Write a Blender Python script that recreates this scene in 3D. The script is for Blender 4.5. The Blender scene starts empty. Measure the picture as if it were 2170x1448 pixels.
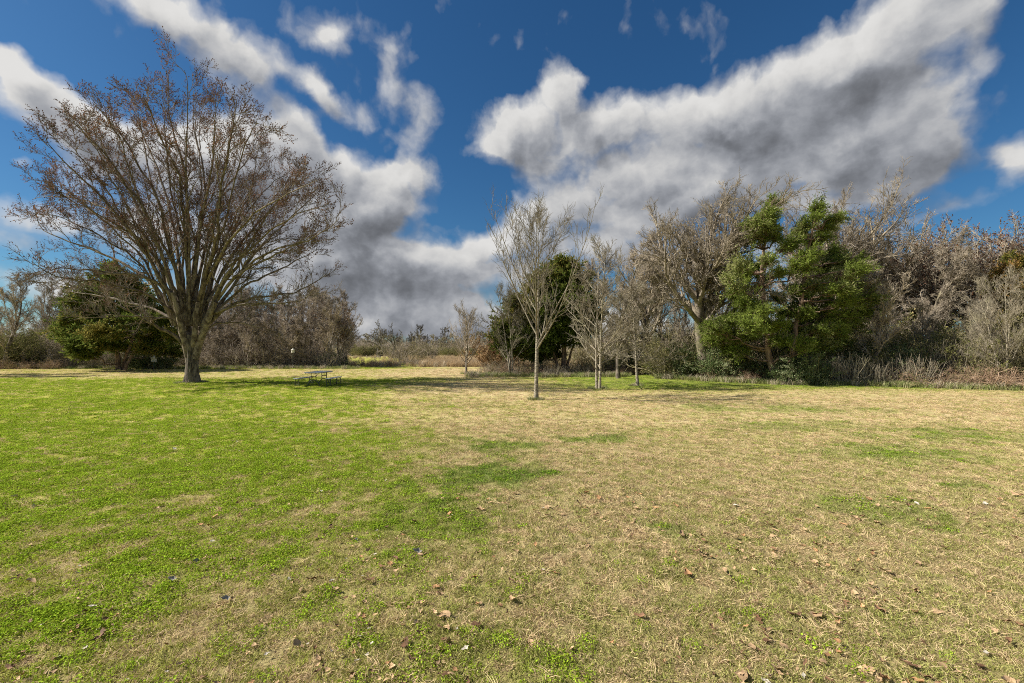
import bpy, math, random
import numpy as np
PI = math.pi
rad = math.radians
C = bpy.context.scene.collection
sc = bpy.context.scene

# ------------------------------------------------------------------ camera
F, CX, HY, CH = 964.0, 1085.0, 738.0, 2.0      # focal length in photo pixels, centre column, horizon row, eye height
cam = bpy.data.cameras.new('camera')
cam.sensor_width = 36.0
cam.lens = 36.0 * F / 2170.0
cam.shift_y = (HY - 724.0) / 2170.0
cam.clip_end = 8000.0
camo = bpy.data.objects.new('camera', cam)
camo.location = (0, 0, CH); camo.rotation_euler = (PI / 2, 0, 0)
C.objects.link(camo); sc.camera = camo

# ------------------------------------------------------------------ sun and view
SUN_EL = rad(40.0)
SUN_DIR = np.array([-math.cos(SUN_EL) * 0.998, math.cos(SUN_EL) * -0.05, math.sin(SUN_EL)])   # towards the sun
sun = bpy.data.lights.new('sun', 'SUN')
sun.energy = 5.0; sun.angle = rad(0.5); sun.color = (1.0, 0.94, 0.84)
suno = bpy.data.objects.new('sun', sun)
from mathutils import Vector
suno.rotation_euler = Vector(SUN_DIR).to_track_quat('Z', 'Y').to_euler()
suno.location = (-60, 10, 60)
C.objects.link(suno)
sc.view_settings.view_transform = 'Standard'
sc.view_settings.look = 'None'
sc.view_settings.exposure = 0.78
sc.view_settings.gamma = 1.0
sc.view_settings.use_curve_mapping = False
sc.cycles.use_denoising = False
sc.cycles.filter_width = 1.0
sc.cycles.max_bounces = 5
sc.cycles.diffuse_bounces = 3
sc.cycles.transparent_max_bounces = 8

# ------------------------------------------------------------------ node helpers
class NT:
    def __init__(s, tree): s.t = tree
    def n(s, kind, **kw):
        nd = s.t.nodes.new(kind)
        for k, v in kw.items():
            if k == 'inp':
                for a, b in v.items():
                    sock = nd.inputs[a]
                    if isinstance(b, bpy.types.NodeSocket): s.t.links.new(b, sock)
                    else: sock.default_value = b
            else: setattr(nd, k, v)
        return nd
    def link(s, a, b): s.t.links.new(a, b)
    def m(s, op, a, b=0.0, c=None, clamp=False):
        nd = s.t.nodes.new('ShaderNodeMath'); nd.operation = op; nd.use_clamp = clamp
        for i, v in enumerate((a, b, c)):
            if v is None: continue
            if isinstance(v, bpy.types.NodeSocket): s.t.links.new(v, nd.inputs[i])
            else: nd.inputs[i].default_value = v
        return nd.outputs[0]
    def v(s, op, a, b=None, scale=None):
        nd = s.t.nodes.new('ShaderNodeVectorMath'); nd.operation = op
        for i, v in enumerate((a, b)):
            if v is None: continue
            if isinstance(v, bpy.types.NodeSocket): s.t.links.new(v, nd.inputs[i])
            else: nd.inputs[i].default_value = v
        if scale is not None:
            if isinstance(scale, bpy.types.NodeSocket): s.t.links.new(scale, nd.inputs['Scale'])
            else: nd.inputs['Scale'].default_value = scale
        return nd.outputs['Value'] if op in ('LENGTH', 'DOT_PRODUCT', 'DISTANCE') else nd.outputs[0]
    def mr(s, x, a, b, c=0.0, d=1.0, kind='SMOOTHSTEP'):
        nd = s.n('ShaderNodeMapRange', interpolation_type=kind)
        s.link(x, nd.inputs[0])
        for i, q in zip((1, 2, 3, 4), (a, b, c, d)): nd.inputs[i].default_value = q
        return nd.outputs[0]
    def noise(s, vec, scale, detail=4.0, rough=0.5, out=0):
        nd = s.n('ShaderNodeTexNoise', inp={'Scale': scale, 'Detail': detail, 'Roughness': rough})
        if vec is not None: s.link(vec, nd.inputs['Vector'])
        return nd.outputs[out]
    def mix(s, f, a, b, blend='MIX'):
        nd = s.n('ShaderNodeMix', data_type='RGBA', blend_type=blend)
        for sock, val in ((nd.inputs[0], f), (nd.inputs[6], a), (nd.inputs[7], b)):
            if isinstance(val, bpy.types.NodeSocket): s.link(val, sock)
            elif isinstance(val, (int, float)): sock.default_value = val
            else: sock.default_value = (*val, 1.0) if len(val) == 3 else val
        return nd.outputs[2]

def azel(px, py):
    u, w = (px - CX) / F, (HY - py) / F
    return math.atan(u), math.atan(w / math.sqrt(1 + u * u))

# cloud lumps read off the photograph: centre, half-width, half-height (photo px), tilt (deg, + = rising to the right), weight
LUMPS = [
 (50,190,130,95,-25,1.0),(190,235,150,60,-12,0.9),(10,115,60,50,0,0.6),
 (40,352,45,22,0,0.55),(70,450,150,40,5,.5),(180,300,120,60,-10,.5),(30,500,90,30,0,0.4),(60,585,160,45,0,0.7),
 (330,330,260,110,-5,0.9),(480,300,170,100,-10,1.0),(640,310,130,75,-22,1.0),(600,420,230,140,-10,1.1),
 (790,380,140,70,-15,1.0),(880,365,80,45,-5,0.9),(730,470,200,100,-8,1.1),(820,440,110,60,0,.8),(640,570,300,110,0,1.0),(820,590,220,80,0,1.0),
 (300,480,260,130,0,0.7),
 (400,40,160,70,-22,0.85),(520,100,150,60,-30,0.95),(640,165,110,45,-35,0.85),(690,75,60,95,10,0.7),(720,110,70,50,-40,.5),(280,-20,160,60,0,0.6),
 (830,140,70,110,-10,0.5),(880,80,50,60,0,0.35),(740,230,70,50,20,.4),(690,200,80,40,-30,.45),(905,240,38,80,15,0.6),(800,250,60,60,0,0.3),(880,290,40,50,20,.4),
 (1180,190,70,60,0,1.0),(1235,165,30,25,0,.5),(1060,270,95,60,10,1.0),(1170,270,120,90,0,1.0),(1120,340,140,65,-15,0.95),(1290,270,110,80,0,1.0),
 (1400,240,110,90,0,1.1),(1500,230,110,75,0,1.0),(1590,220,120,80,15,1.0),(1700,190,150,110,25,1.1),(1800,120,170,110,35,1.1),
 (1930,70,190,110,30,1.1),(2060,30,110,80,10,0.9),(2060,130,60,60,0,.5),(1880,240,210,120,20,1.1),(1700,330,260,110,5,1.1),(1480,340,220,95,0,1.0),
 (1930,350,150,90,15,1.0),(2010,260,80,80,0,.8),(1300,370,150,60,0,0.8),(1780,420,190,45,5,0.8),(1530,430,260,60,0,1.0),(1350,440,200,70,5,1.0),
 (1120,460,110,60,25,0.95),(1210,430,90,50,0,0.8),(1020,520,110,40,15,0.8),(1180,520,150,60,0,0.9),(1340,530,200,60,0,0.8),
 (950,560,160,55,0,0.85),(1080,600,200,55,0,0.9),(860,650,260,45,0,0.9),(1080,665,260,35,0,0.8),(930,490,90,30,0,0.4),
 (700,690,320,45,0,1.0),(950,700,300,35,0,1.0),(1250,690,300,40,0,.9),(430,700,300,40,0,.9),(0,700,300,40,0,.8),
 (560,190,120,40,-35,0.5),(610,60,90,60,-10,.45),(470,150,90,40,-30,.5),(760,60,60,40,0,.25),(860,180,60,60,-20,.3),
 (1600,560,300,70,0,0.6),(1700,680,500,50,0,0.8),(2000,600,220,60,0,0.55),
 (2150,330,50,70,0,0.9),(2250,300,100,120,0,.9),(2040,425,150,40,12,0.5),(1950,470,120,25,8,.4),(200,640,300,50,0,0.7),
]

world = bpy.data.worlds.new('World'); sc.world = world; world.use_nodes = True
wt = world.node_tree; wt.nodes.clear()

def build_cloud_group():
    g = bpy.data.node_groups.new('cloud_density', 'ShaderNodeTree')
    g.interface.new_socket('Vector', in_out='INPUT', socket_type='NodeSocketVector')
    g.interface.new_socket('Density', in_out='OUTPUT', socket_type='NodeSocketFloat')
    k = NT(g)
    gi = k.n('NodeGroupInput'); go = k.n('NodeGroupOutput')
    p = gi.outputs[0]                                   # (azimuth, elevation, 0)
    w1 = k.noise(p, 7.0, 5.0, 0.55, out=1)
    w1 = k.v('SCALE', k.v('SUBTRACT', w1, (0.5, 0.5, 0.5)), scale=0.10)
    w2 = k.noise(p, 26.0, 4.0, 0.6, out=1)
    w2 = k.v('SCALE', k.v('SUBTRACT', w2, (0.5, 0.5, 0.5)), scale=0.014)
    q = k.v('ADD', k.v('ADD', p, w1), w2)
    total = None
    for (cx, cy, rx, ry, rot, wgt) in LUMPS:
        a0, e0 = azel(cx, cy)
        ax = (azel(cx + 10, cy)[0] - azel(cx - 10, cy)[0]) / 20 * rx
        ey = (azel(cx, cy - 10)[1] - azel(cx, cy + 10)[1]) / 20 * ry
        mp = k.n('ShaderNodeMapping', vector_type='TEXTURE')
        mp.inputs['Location'].default_value = (a0, e0, 0)
        mp.inputs['Rotation'].default_value = (0, 0, rad(rot))
        mp.inputs['Scale'].default_value = (ax * 1.25, ey * 1.25, 1)
        # each lump waits for the one before it, so few values are alive at a time
        k.link(q if total is None else k.v('ADD', q, k.v('SCALE', (0, 0, 1.0), scale=total)), mp.inputs[0])
        ln = k.v('LENGTH', k.v('MULTIPLY', mp.outputs[0], (1, 1, 0)))
        val = k.mr(ln, 0.0, 1.0, wgt, 0.0)
        total = val if total is None else k.m('ADD', total, val)
    # clouds outside the photographed part of the sky
    sx = k.n('ShaderNodeSeparateXYZ'); k.link(p, sx.inputs[0])
    outside = k.m('MAXIMUM', k.mr(k.m('ABSOLUTE', sx.outputs[0]), 0.86, 1.15), k.mr(sx.outputs[1], 0.66, 0.85))
    other = k.mr(k.noise(p, 2.3, 3.0, 0.5), 0.42, 0.68, 0.0, 1.4)
    total = k.m('ADD', total, k.m('MULTIPLY', outside, other))
    f1 = k.noise(q, 8.0, 9.0, 0.54)
    f2 = k.noise(p, 34.0, 6.0, 0.6)
    d = k.m('ADD', total, k.m('MULTIPLY', k.m('SUBTRACT', f1, 0.5), 1.5))
    d = k.m('ADD', d, k.m('MULTIPLY', k.m('SUBTRACT', f2, 0.5), 0.18))
    for sc_, am_ in ((13.0, 0.45), (29.0, 0.22)):            # rounded cauliflower heads
        vo = k.n('ShaderNodeTexVoronoi', feature='F1', inp={'Scale': sc_, 'Detail': 1.0}); k.link(q, vo.inputs['Vector'])
        d = k.m('ADD', d, k.m('MULTIPLY', k.m('SUBTRACT', 0.42, vo.outputs['Distance']), am_))
    k.link(k.m('SUBTRACT', d, 0.08), go.inputs[0])
    return g

k = NT(wt)
tc = k.n('ShaderNodeTexCoord')
dirv = k.v('NORMALIZE', tc.outputs['Generated'])
sp = k.n('ShaderNodeSeparateXYZ'); k.link(dirv, sp.inputs[0])
az = k.m('ARCTAN2', sp.outputs[0], sp.outputs[1])
el = k.m('ARCSINE', sp.outputs[2])
cmb = k.n('ShaderNodeCombineXYZ'); k.link(az, cmb.inputs[0]); k.link(el, cmb.inputs[1])
ae = cmb.outputs[0]
cg = build_cloud_group()
def dens(vec):
    nd = k.n('ShaderNodeGroup'); nd.node_tree = cg; k.link(vec, nd.inputs[0]); return nd.outputs[0]
d0 = dens(ae)
d1 = dens(k.v('ADD', k.v('ADD', ae, (-0.030, 0.040, 0)), k.v('SCALE', (0, 0, 1e-5), scale=d0)))           # towards the sun: upper left
sky = k.n('ShaderNodeTexSky', sky_type='NISHITA', sun_disc=False, sun_elevation=SUN_EL,
          sun_rotation=math.atan2(SUN_DIR[0], SUN_DIR[1]), air_density=1.0, dust_density=0.6, ozone_density=3.0)
hsv = k.n('ShaderNodeHueSaturation', inp={'Saturation': 1.18, 'Value': 0.43, 'Color': sky.outputs[0]})
blue = k.mix(1.0, hsv.outputs[0], (0.60, 0.94, 1.10), 'MULTIPLY')
alpha = k.m('POWER', k.mr(d0, -0.14, 0.62, kind='LINEAR'), 1.3)
relief = k.m('SUBTRACT', d0, d1)
thick = k.mr(d0, 0.18, 1.40)
lum = k.m('ADD', k.mr(thick, 0.0, 1.0, 2.75, 0.95, 'LINEAR'), k.m('MULTIPLY', relief, 2.3))
wq = k.v('SCALE', k.v('SUBTRACT', k.noise(ae, 12.0, 5.0, .6, out=1), (.5, .5, .5)), scale=0.035)
stretch = k.v('MULTIPLY', k.v('ADD', ae, wq), (1.0, 1.7, 1.0))
fn = k.noise(stretch, 5.0, 9.0, 0.60)
fm = k.noise(k.v('ADD', stretch, (0.02, -0.035, 0.0)), 5.0, 9.0, 0.60)
lum = k.m('ADD', lum, k.m('MULTIPLY', k.m('SUBTRACT', fn, 0.5), 1.5))
lum = k.m('ADD', lum, k.m('MULTIPLY', k.m('SUBTRACT', fn, fm), 2.6))
lum = k.mr(lum, -0.9, 5.0, 0.75, 4.4)
tint = k.mix(k.mr(lum, 1.2, 4.2), (0.90, 0.95, 1.06), (1.0, 0.99, 0.97))
cl = k.v('SCALE', tint, scale=lum)
col = k.mix(alpha, blue, cl)
bg = k.n('ShaderNodeBackground', inp={'Strength': 0.10}); k.link(col, bg.inputs[0])
out = k.n('ShaderNodeOutputWorld'); k.link(bg.outputs[0], out.inputs[0])
world.cycles.sampling_method = 'MANUAL'; world.cycles.sample_map_resolution = 512

# ------------------------------------------------------------------ small helpers
def W(px, py, d):                       # where the ray through a photo pixel is at depth d
    return np.array([(px - CX) / F * d, d, CH + (HY - py) / F * d])
def GX(px, d): return (px - CX) / F * d
def depth_of(py): return F * CH / (py - HY)

def hash2(ix, iy, seed):
    h = (ix.astype(np.int64) * 374761393 + iy.astype(np.int64) * 668265263 + seed * 974634777) & 0x7fffffff
    h = ((h ^ (h >> 13)) * 1274126177) & 0x7fffffff
    return ((h ^ (h >> 16)) & 0xffff) / 65535.0
def vnoise(x, y, seed=0):
    ix, iy = np.floor(x), np.floor(y); fx, fy = x - ix, y - iy
    fx = fx * fx * (3 - 2 * fx); fy = fy * fy * (3 - 2 * fy)
    a = hash2(ix, iy, seed); b = hash2(ix + 1, iy, seed); c = hash2(ix, iy + 1, seed); d = hash2(ix + 1, iy + 1, seed)
    return (a * (1 - fx) + b * fx) * (1 - fy) + (c * (1 - fx) + d * fx) * fy
def fbm(x, y, seed=0, oct=4):
    s = 0; a = 0.5; t = 0
    for i in range(oct):
        s = s + a * vnoise(x * 2 ** i, y * 2 ** i, seed + i * 17); t += a; a *= 0.55
    return s / t
def ss(x, a, b):
    t = np.clip((x - a) / (b - a), 0, 1); return t * t * (3 - 2 * t)

def ground_z(x, y):
    near = np.exp(-(np.hypot(x, y) / 60.0) ** 2)
    return ((fbm(x * 0.35, y * 0.35, 5, 3) - 0.5) * 0.10 + (fbm(x * 1.8, y * 1.8, 9, 2) - 0.5) * 0.028) * near
def gz(x, y): return float(ground_z(np.array([float(x)]), np.array([float(y)]))[0])

PATCH = [(1050,1012,100,32,.9),(1045,946,100,20,.7),(1265,932,75,8,.8),(2040,1032,70,8,.8),(1950,960,170,22,.55),(2010,925,160,14,.55),
         (1700,905,200,12,.35),(900,1110,110,35,.35),(1400,1120,60,18,.5),(1900,1090,120,30,.4),(1640,866,180,7,.5)]
def patches(x, y):
    """1 inside the darker, thicker green patches of the lawn"""
    n2 = fbm(x * 0.9, y * 0.9, 33, 4); n3 = fbm(x * 3.2, y * 3.2, 41, 3); out_ = np.zeros_like(x)
    for (px, py, rx, ry, a) in PATCH:
        dd = depth_of(py); x0 = GX(px, dd)
        r = np.sqrt(((x - x0) / (rx / F * dd)) ** 2 + ((y - dd) / (ry * dd * dd / (F * CH))) ** 2) + (n2 - .5) * 2.4 + (n3 - .5) * 2.6
        out_ = np.maximum(out_, .75 * a * (1 - ss(r, 0.2, 1.5)))
    wood = ss(y, 21.5, 24) * (1 - ss(y, 32, 36)) * ss(x + (n2 - .5) * 6, 1.0, 5.0) * .5
    return np.maximum(out_, wood)
def dryness(x, y):
    """0 = lush green, 1 = straw"""
    n1 = fbm(x * 0.22, y * 0.22, 21, 4); n2 = fbm(x * 0.9, y * 0.9, 33, 4); n3 = fbm(x * 3.2, y * 3.2, 41, 3)
    side = x + 0.1 + 0.20 * y + (n1 - 0.5) * 9 + (n2 - 0.5) * 5.0 + (n3 - .5) * 4
    d = 0.07 + 0.53 * ss(side, -4.5, 4.5)
    # straw belt across the middle distance, right of centre
    belt = ss(y, 9.5, 13.5) * (1 - ss(y, 17.5, 21.5)) * ss(x, -4.5, 0.5)
    d = d + 0.20 * belt
    # greener under and beside the young trees and along the right wood
    d = d - 0.62 * ss(y, 20.0, 23.5) * (1 - ss(y, 34, 37)) * ss(x + (n2 - .5) * 6, -2.0, 3.5)
    # straw strip before the left wood
    st = ss(y, 28.5, 32.5) * (1 - ss(y, 42, 45)) * (1 - ss(x, 0, 4))
    d = d + 0.62 * st * (1.0 - 0.5 * ss(n2, .5, .7))
    d = d + 0.30 * ss(y, 17.5, 22) * (1 - ss(y, 25, 29)) * ss(x, -9, -4) * (1 - ss(x, 2, 6))
    # right far lawn
    d = d + 0.05 * ss(x, 8, 16)
    # straw in the near left corner
    d = d + 0.06 * (1 - ss(y, 3.0, 5.4)) * (1 - ss(x, -1.0, 0.5))
    # the field beyond the wood
    far = ss(y, 56, 64)
    green = (1 - ss(x / np.maximum(y, 1) + (n1 - .5) * .1, -0.25, -0.17))
    d = d * (1 - far) + far * (0.75 - 0.60 * green * (1 - ss(y, 95, 105)))
    d = d + (n2 - 0.5) * 0.34 + (n3 - 0.5) * 0.5 + (n1 - .5) * 0.22
    for (px, py, rx, ry, a) in PATCH:
        dd = depth_of(py); x0 = GX(px, dd); rxx = rx / F * dd; ryy = ry * dd * dd / (F * CH)
        r = np.sqrt(((x - x0) / rxx) ** 2 + ((y - dd) / ryy) ** 2) + (n2 - .5) * 1.6 + (n3 - .5) * 1.6
        d = d - a * .7 * (1 - ss(r, 0.0, 1.5))
    return np.clip(d, 0, 1)

def mesh_np(name, verts, faces_list, mat=None, smooth=False, attrs=None, mats=None, midx=None):
    """faces_list: arrays (n,3) or (n,4)"""
    me = bpy.data.meshes.new(name)
    verts = np.asarray(verts, dtype=np.float32)
    faces_list = [np.asarray(f, dtype=np.int32) for f in faces_list if len(f)]
    nl = sum(f.size for f in faces_list); nf = sum(len(f) for f in faces_list)
    me.vertices.add(len(verts)); me.vertices.foreach_set('co', verts.ravel())
    me.loops.add(nl); me.polygons.add(nf)
    me.loops.foreach_set('vertex_index', np.concatenate([f.ravel() for f in faces_list]))
    tot = np.concatenate([np.full(len(f), f.shape[1], dtype=np.int32) for f in faces_list])
    st = np.concatenate([[0], np.cumsum(tot)[:-1]]).astype(np.int32)
    me.polygons.foreach_set('loop_start', st)
    me.polygons.foreach_set('loop_total', tot)
    if smooth: me.polygons.foreach_set('use_smooth', np.ones(nf, dtype=bool))
    me.update(calc_edges=True)
    if attrs:
        for an, (typ, arr) in attrs.items():
            a = me.attributes.new(an, typ, 'POINT')
            a.data.foreach_set('vector' if typ == 'FLOAT_VECTOR' else 'value', np.asarray(arr, dtype=np.int32 if typ == 'INT' else np.float32).ravel())
    for m_ in (mats or ([mat] if mat else [])): me.materials.append(m_)
    if midx is not None: me.polygons.foreach_set('material_index', np.asarray(midx, dtype=np.int32))
    return me

def link(name, me, parent=None, loc=(0, 0, 0), rz=0.0, scale=1.0):
    o = bpy.data.objects.new(name, me); C.objects.link(o)
    o.location = loc; o.rotation_euler = (0, 0, rz)
    o.scale = (scale, scale, scale) if np.isscalar(scale) else scale
    if parent: o.parent = parent
    return o
def thing(name, label, cat, loc=(0, 0, 0), rz=0.0, group=None, scale=1.0):
    o = link(name, None, None, loc, rz, scale)
    o['label'] = label; o['category'] = cat
    if group: o['group'] = group
    return o
def tag(o, label, cat, group=None):
    o['label'] = label; o['category'] = cat
    if group: o['group'] = group
    return o

# ------------------------------------------------------------------ materials
def new_mat(name):
    m = bpy.data.materials.new(name); m.use_nodes = True; m.node_tree.nodes.clear()
    return m, NT(m.node_tree)

def bark_mat(name, dark, light, moss=None, scale=6.0, moss_amt=0.35, stretch=0.3):
    m, k = new_mat(name)
    tc = k.n('ShaderNodeTexCoord'); mp = k.n('ShaderNodeMapping'); mp.inputs['Scale'].default_value = (1, 1, stretch)
    k.link(tc.outputs['Object'], mp.inputs[0])
    n1 = k.noise(mp.outputs[0], scale, 6.0, 0.65)
    n2 = k.noise(tc.outputs['Object'], 1.1, 3.0, 0.5)
    c = k.mix(k.mr(n1, 0.35, 0.65), dark, light)
    if moss:
        c = k.mix(k.m('MULTIPLY', k.mr(n2, 0.5, 0.66), moss_amt), c, moss)
    oi = k.n('ShaderNodeObjectInfo')
    h = k.n('ShaderNodeHueSaturation', inp={'Color': c}); k.link(k.mr(oi.outputs['Random'], 0, 1, 0.8, 1.2, 'LINEAR'), h.inputs['Value'])
    b = k.n('ShaderNodeBump', inp={'Strength': 0.7, 'Distance': 0.02}); k.link(n1, b.inputs['Height'])
    p = k.n('ShaderNodeBsdfPrincipled', inp={'Roughness': 0.9, 'Specular IOR Level': 0.15})
    k.link(h.outputs[0], p.inputs['Base Color']); k.link(b.outputs[0], p.inputs['Normal'])
    k.link(p.outputs[0], k.n('ShaderNodeOutputMaterial').inputs[0])
    return m

def leaf_mat(name, c1, c2, c3, trans=0.3, nscale=0.9, third=0.3):
    m, k = new_mat(name)
    tc = k.n('ShaderNodeTexCoord'); ge = k.n('ShaderNodeNewGeometry')
    n1 = k.noise(tc.outputs['Object'], nscale, 3.0, 0.6)
    r = ge.outputs['Random Per Island']
    c = k.mix(k.mr(k.m('ADD', k.m('MULTIPLY', r, 0.55), k.m('MULTIPLY', n1, 0.9)), 0.40, 1.0), c1, c2)
    c = k.mix(k.mr(k.m('ADD', k.m('MULTIPLY', r, 0.25), k.noise(tc.outputs['Object'], nscale * 0.45, 2.0)), 0.78 - third * .3, 0.92 - third * .3), c, c3)
    d = k.n('ShaderNodeBsdfDiffuse', inp={'Color': c}); t = k.n('ShaderNodeBsdfTranslucent', inp={'Color': c})
    mx = k.n('ShaderNodeMixShader', inp={0: trans}); k.link(d.outputs[0], mx.inputs[1]); k.link(t.outputs[0], mx.inputs[2])
    k.link(mx.outputs[0], k.n('ShaderNodeOutputMaterial').inputs[0])
    return m

def plain_mat(name, col, rough=0.5, metal=0.0, noise_amt=0.12, nscale=12.0, spec=0.4):
    m, k = new_mat(name)
    tc = k.n('ShaderNodeTexCoord')
    n = k.noise(tc.outputs['Object'], nscale, 5.0, 0.6)
    c = k.mix(k.mr(n, 0.3, 0.7, 0, noise_amt * 3), col, tuple(x * 0.55 for x in col))
    p = k.n('ShaderNodeBsdfPrincipled', inp={'Roughness': rough, 'Metallic': metal, 'Specular IOR Level': spec})
    k.link(c, p.inputs['Base Color'])
    k.link(p.outputs[0], k.n('ShaderNodeOutputMaterial').inputs[0])
    return m

M = {}
M['elm_bark'] = bark_mat('elm_bark', (0.045, 0.036, 0.030), (0.22, 0.185, 0.15), (0.20, 0.17, 0.09), 7.0, 0.25)
M['elm_limb'] = bark_mat('elm_limb', (0.070, 0.052, 0.040), (0.27, 0.225, 0.175), (0.24, 0.16, 0.09), 5.0, 0.2, 0.6)
M['elm_twig'] = bark_mat('elm_twig', (0.10, 0.082, 0.066), (0.26, 0.22, 0.175), (0.26, 0.14, 0.08), 4.0, 0.35, 1.0)
M['pale_bark'] = bark_mat('pale_bark', (0.11, 0.093, 0.072), (0.40, 0.35, 0.26), (0.26, 0.25, 0.14), 9.0, 0.5, 2.2)
M['pale_twig'] = bark_mat('pale_twig', (0.155, 0.132, 0.10), (0.35, 0.305, 0.225), (0.27, 0.25, 0.14), 3.0, 0.5, 1.0)
M['grey_bark'] = bark_mat('grey_bark', (0.07, 0.058, 0.045), (0.30, 0.25, 0.195), (0.26, 0.25, 0.12), 4.0, 0.4, 0.5)
M['grey_twig'] = bark_mat('grey_twig', (0.19, 0.158, 0.12), (0.46, 0.39, 0.30), (0.30, 0.25, 0.135), 2.0, 0.4, 1.0)
M['pink_twig'] = bark_mat('pink_twig', (0.23, 0.185, 0.145), (0.50, 0.425, 0.34), (0.34, 0.29, 0.17), 1.2, 0.6, 1.0)
M['olive_twig'] = bark_mat('olive_twig', (0.15, 0.13, 0.07), (0.36, 0.31, 0.18), (0.22, 0.23, 0.09), 1.5, 0.6, 1.0)
M['brown_twig'] = bark_mat('brown_twig', (0.22, 0.14, 0.09), (0.50, 0.36, 0.25), (0.24, 0.20, 0.11), 2.0, 0.4, 1.0)
M['far_twig'] = bark_mat('far_twig', (0.10, 0.09, 0.08), (0.20, 0.18, 0.15), (0.15, 0.15, 0.08), 0.6, 0.6, 1.0)
M['cedar_bark'] = bark_mat('cedar_bark', (0.10, 0.065, 0.045), (0.30, 0.21, 0.155), None, 6.0)
M['cedar_leaf'] = leaf_mat('cedar_leaf', (0.088, 0.125, 0.022), (0.265, 0.33, 0.068), (0.41, 0.42, 0.18), 0.42, 0.9, 0.35)
M['cedar_dark'] = leaf_mat('cedar_dark', (0.060, 0.088, 0.020), (0.165, 0.205, 0.042), (0.25, 0.215, 0.060), 0.40, 0.6, 0.4)
M['cedar_brown'] = leaf_mat('cedar_brown', (0.060, 0.070, 0.015), (0.17, 0.165, 0.035), (0.28, 0.17, 0.06), 0.30, 0.7, 0.6)
M['holly_leaf'] = leaf_mat('holly_leaf', (0.050, 0.080, 0.025), (0.16, 0.21, 0.085), (0.30, 0.33, 0.19), 0.15, 1.2, 0.4)
M['olive_leaf'] = leaf_mat('olive_leaf', (0.10, 0.11, 0.035), (0.24, 0.24, 0.085), (0.36, 0.29, 0.14), 0.25, 1.0, 0.4)
M['brown_leaf'] = leaf_mat('brown_leaf', (0.17, 0.11, 0.06), (0.36, 0.24, 0.13), (0.46, 0.33, 0.19), 0.3, 1.2, 0.3)
M['bud'] = leaf_mat('bud', (0.070, 0.042, 0.032), (0.155, 0.088, 0.062), (0.30, 0.135, 0.065), 0.25, 0.6, 0.35)
M['reed'] = leaf_mat('reed', (0.34, 0.24, 0.14), (0.56, 0.43, 0.27), (0.46, 0.29, 0.16), 0.3, 0.5, 0.3)
M['stalk'] = leaf_mat('stalk', (0.34, 0.28, 0.20), (0.56, 0.48, 0.36), (0.42, 0.30, 0.18), 0.2, 0.8, 0.3)
M['weed'] = leaf_mat('weed', (0.17, 0.22, 0.06), (0.38, 0.38, 0.18), (0.50, 0.45, 0.28), 0.3, 0.8, 0.3)

# lawn surface: colour follows the 'dry' attribute, fine grain from noise
m, k = new_mat('lawn_ground')
tc = k.n('ShaderNodeTexCoord'); at = k.n('ShaderNodeAttribute', attribute_name='dry')
pos = tc.outputs['Object']
dry = at.outputs['Fac']
nf = k.noise(pos, 14.0, 5.0, 0.7); nm = k.noise(pos, 3.2, 4.0, 0.6)
mpx = k.n('ShaderNodeMapping'); mpx.inputs['Scale'].default_value = (1.0, 0.45, 1.0); k.link(pos, mpx.inputs[0])
ng = k.noise(mpx.outputs[0], 5.5, 5.0, 0.72)
dd = k.m('ADD', dry, k.m('MULTIPLY', k.m('SUBTRACT', nf, 0.5), 0.9))
dd = k.m('ADD', dd, k.m('MULTIPLY', k.m('SUBTRACT', ng, 0.5), 0.7))
gcol = k.mix(k.mr(nm, 0.3, 0.7), (0.24, 0.265, 0.028), (0.36, 0.36, 0.065))
tcol = k.mix(k.mr(nm, 0.3, 0.7), (0.41, 0.33, 0.175), (0.56, 0.435, 0.255))
c = k.mix(k.mr(dd, -0.10, 1.05, kind='LINEAR'), gcol, tcol)
c = k.mix(k.mr(nf, 0.28, 0.44, 0.5, 0.0), c, (0.10, 0.080, 0.045))
thk = k.n('ShaderNodeAttribute', attribute_name='thick')
c = k.mix(k.m('MULTIPLY', thk.outputs['Fac'], k.mr(nf, .3, .6, .55, 1.0)), c, (0.105, 0.190, 0.022))
cov = k.n('ShaderNodeAttribute', attribute_name='blades')      # bare thatch and soil under the blades that are built
c = k.mix(k.m('MULTIPLY', cov.outputs['Fac'], k.mr(nf, .25, .75, 1.0, .55)), c, (0.15, 0.120, 0.065))
bp = k.n('ShaderNodeBump', inp={'Strength': 0.9, 'Distance': 0.05}); k.link(ng, bp.inputs['Height'])
p = k.n('ShaderNodeBsdfPrincipled', inp={'Roughness': 1.0, 'Specular IOR Level': 0.0})
k.link(c, p.inputs['Base Color']); k.link(bp.outputs[0], p.inputs['Normal'])
k.link(p.outputs[0], k.n('ShaderNodeOutputMaterial').inputs[0]); M['lawn_ground'] = m

def tuft_mat(name):
    m, k = new_mat(name)
    at = k.n('ShaderNodeAttribute', attribute_name='col', attribute_type='INSTANCER')
    ge = k.n('ShaderNodeNewGeometry')
    h = k.n('ShaderNodeHueSaturation', inp={'Color': at.outputs['Color']})
    k.link(k.mr(ge.outputs['Random Per Island'], 0, 1, 0.45, 1.45, 'LINEAR'), h.inputs['Value'])
    k.link(k.mr(ge.outputs['Random Per Island'], 0, 1, 0.49, 0.515, 'LINEAR'), h.inputs['Hue'])
    d = k.n('ShaderNodeBsdfDiffuse'); t = k.n('ShaderNodeBsdfTranslucent')
    k.link(h.outputs[0], d.inputs[0]); k.link(h.outputs[0], t.inputs[0])
    mx = k.n('ShaderNodeMixShader', inp={0: 0.35}); k.link(d.outputs[0], mx.inputs[1]); k.link(t.outputs[0], mx.inputs[2])
    k.link(mx.outputs[0], k.n('ShaderNodeOutputMaterial').inputs[0])
    return m
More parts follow.
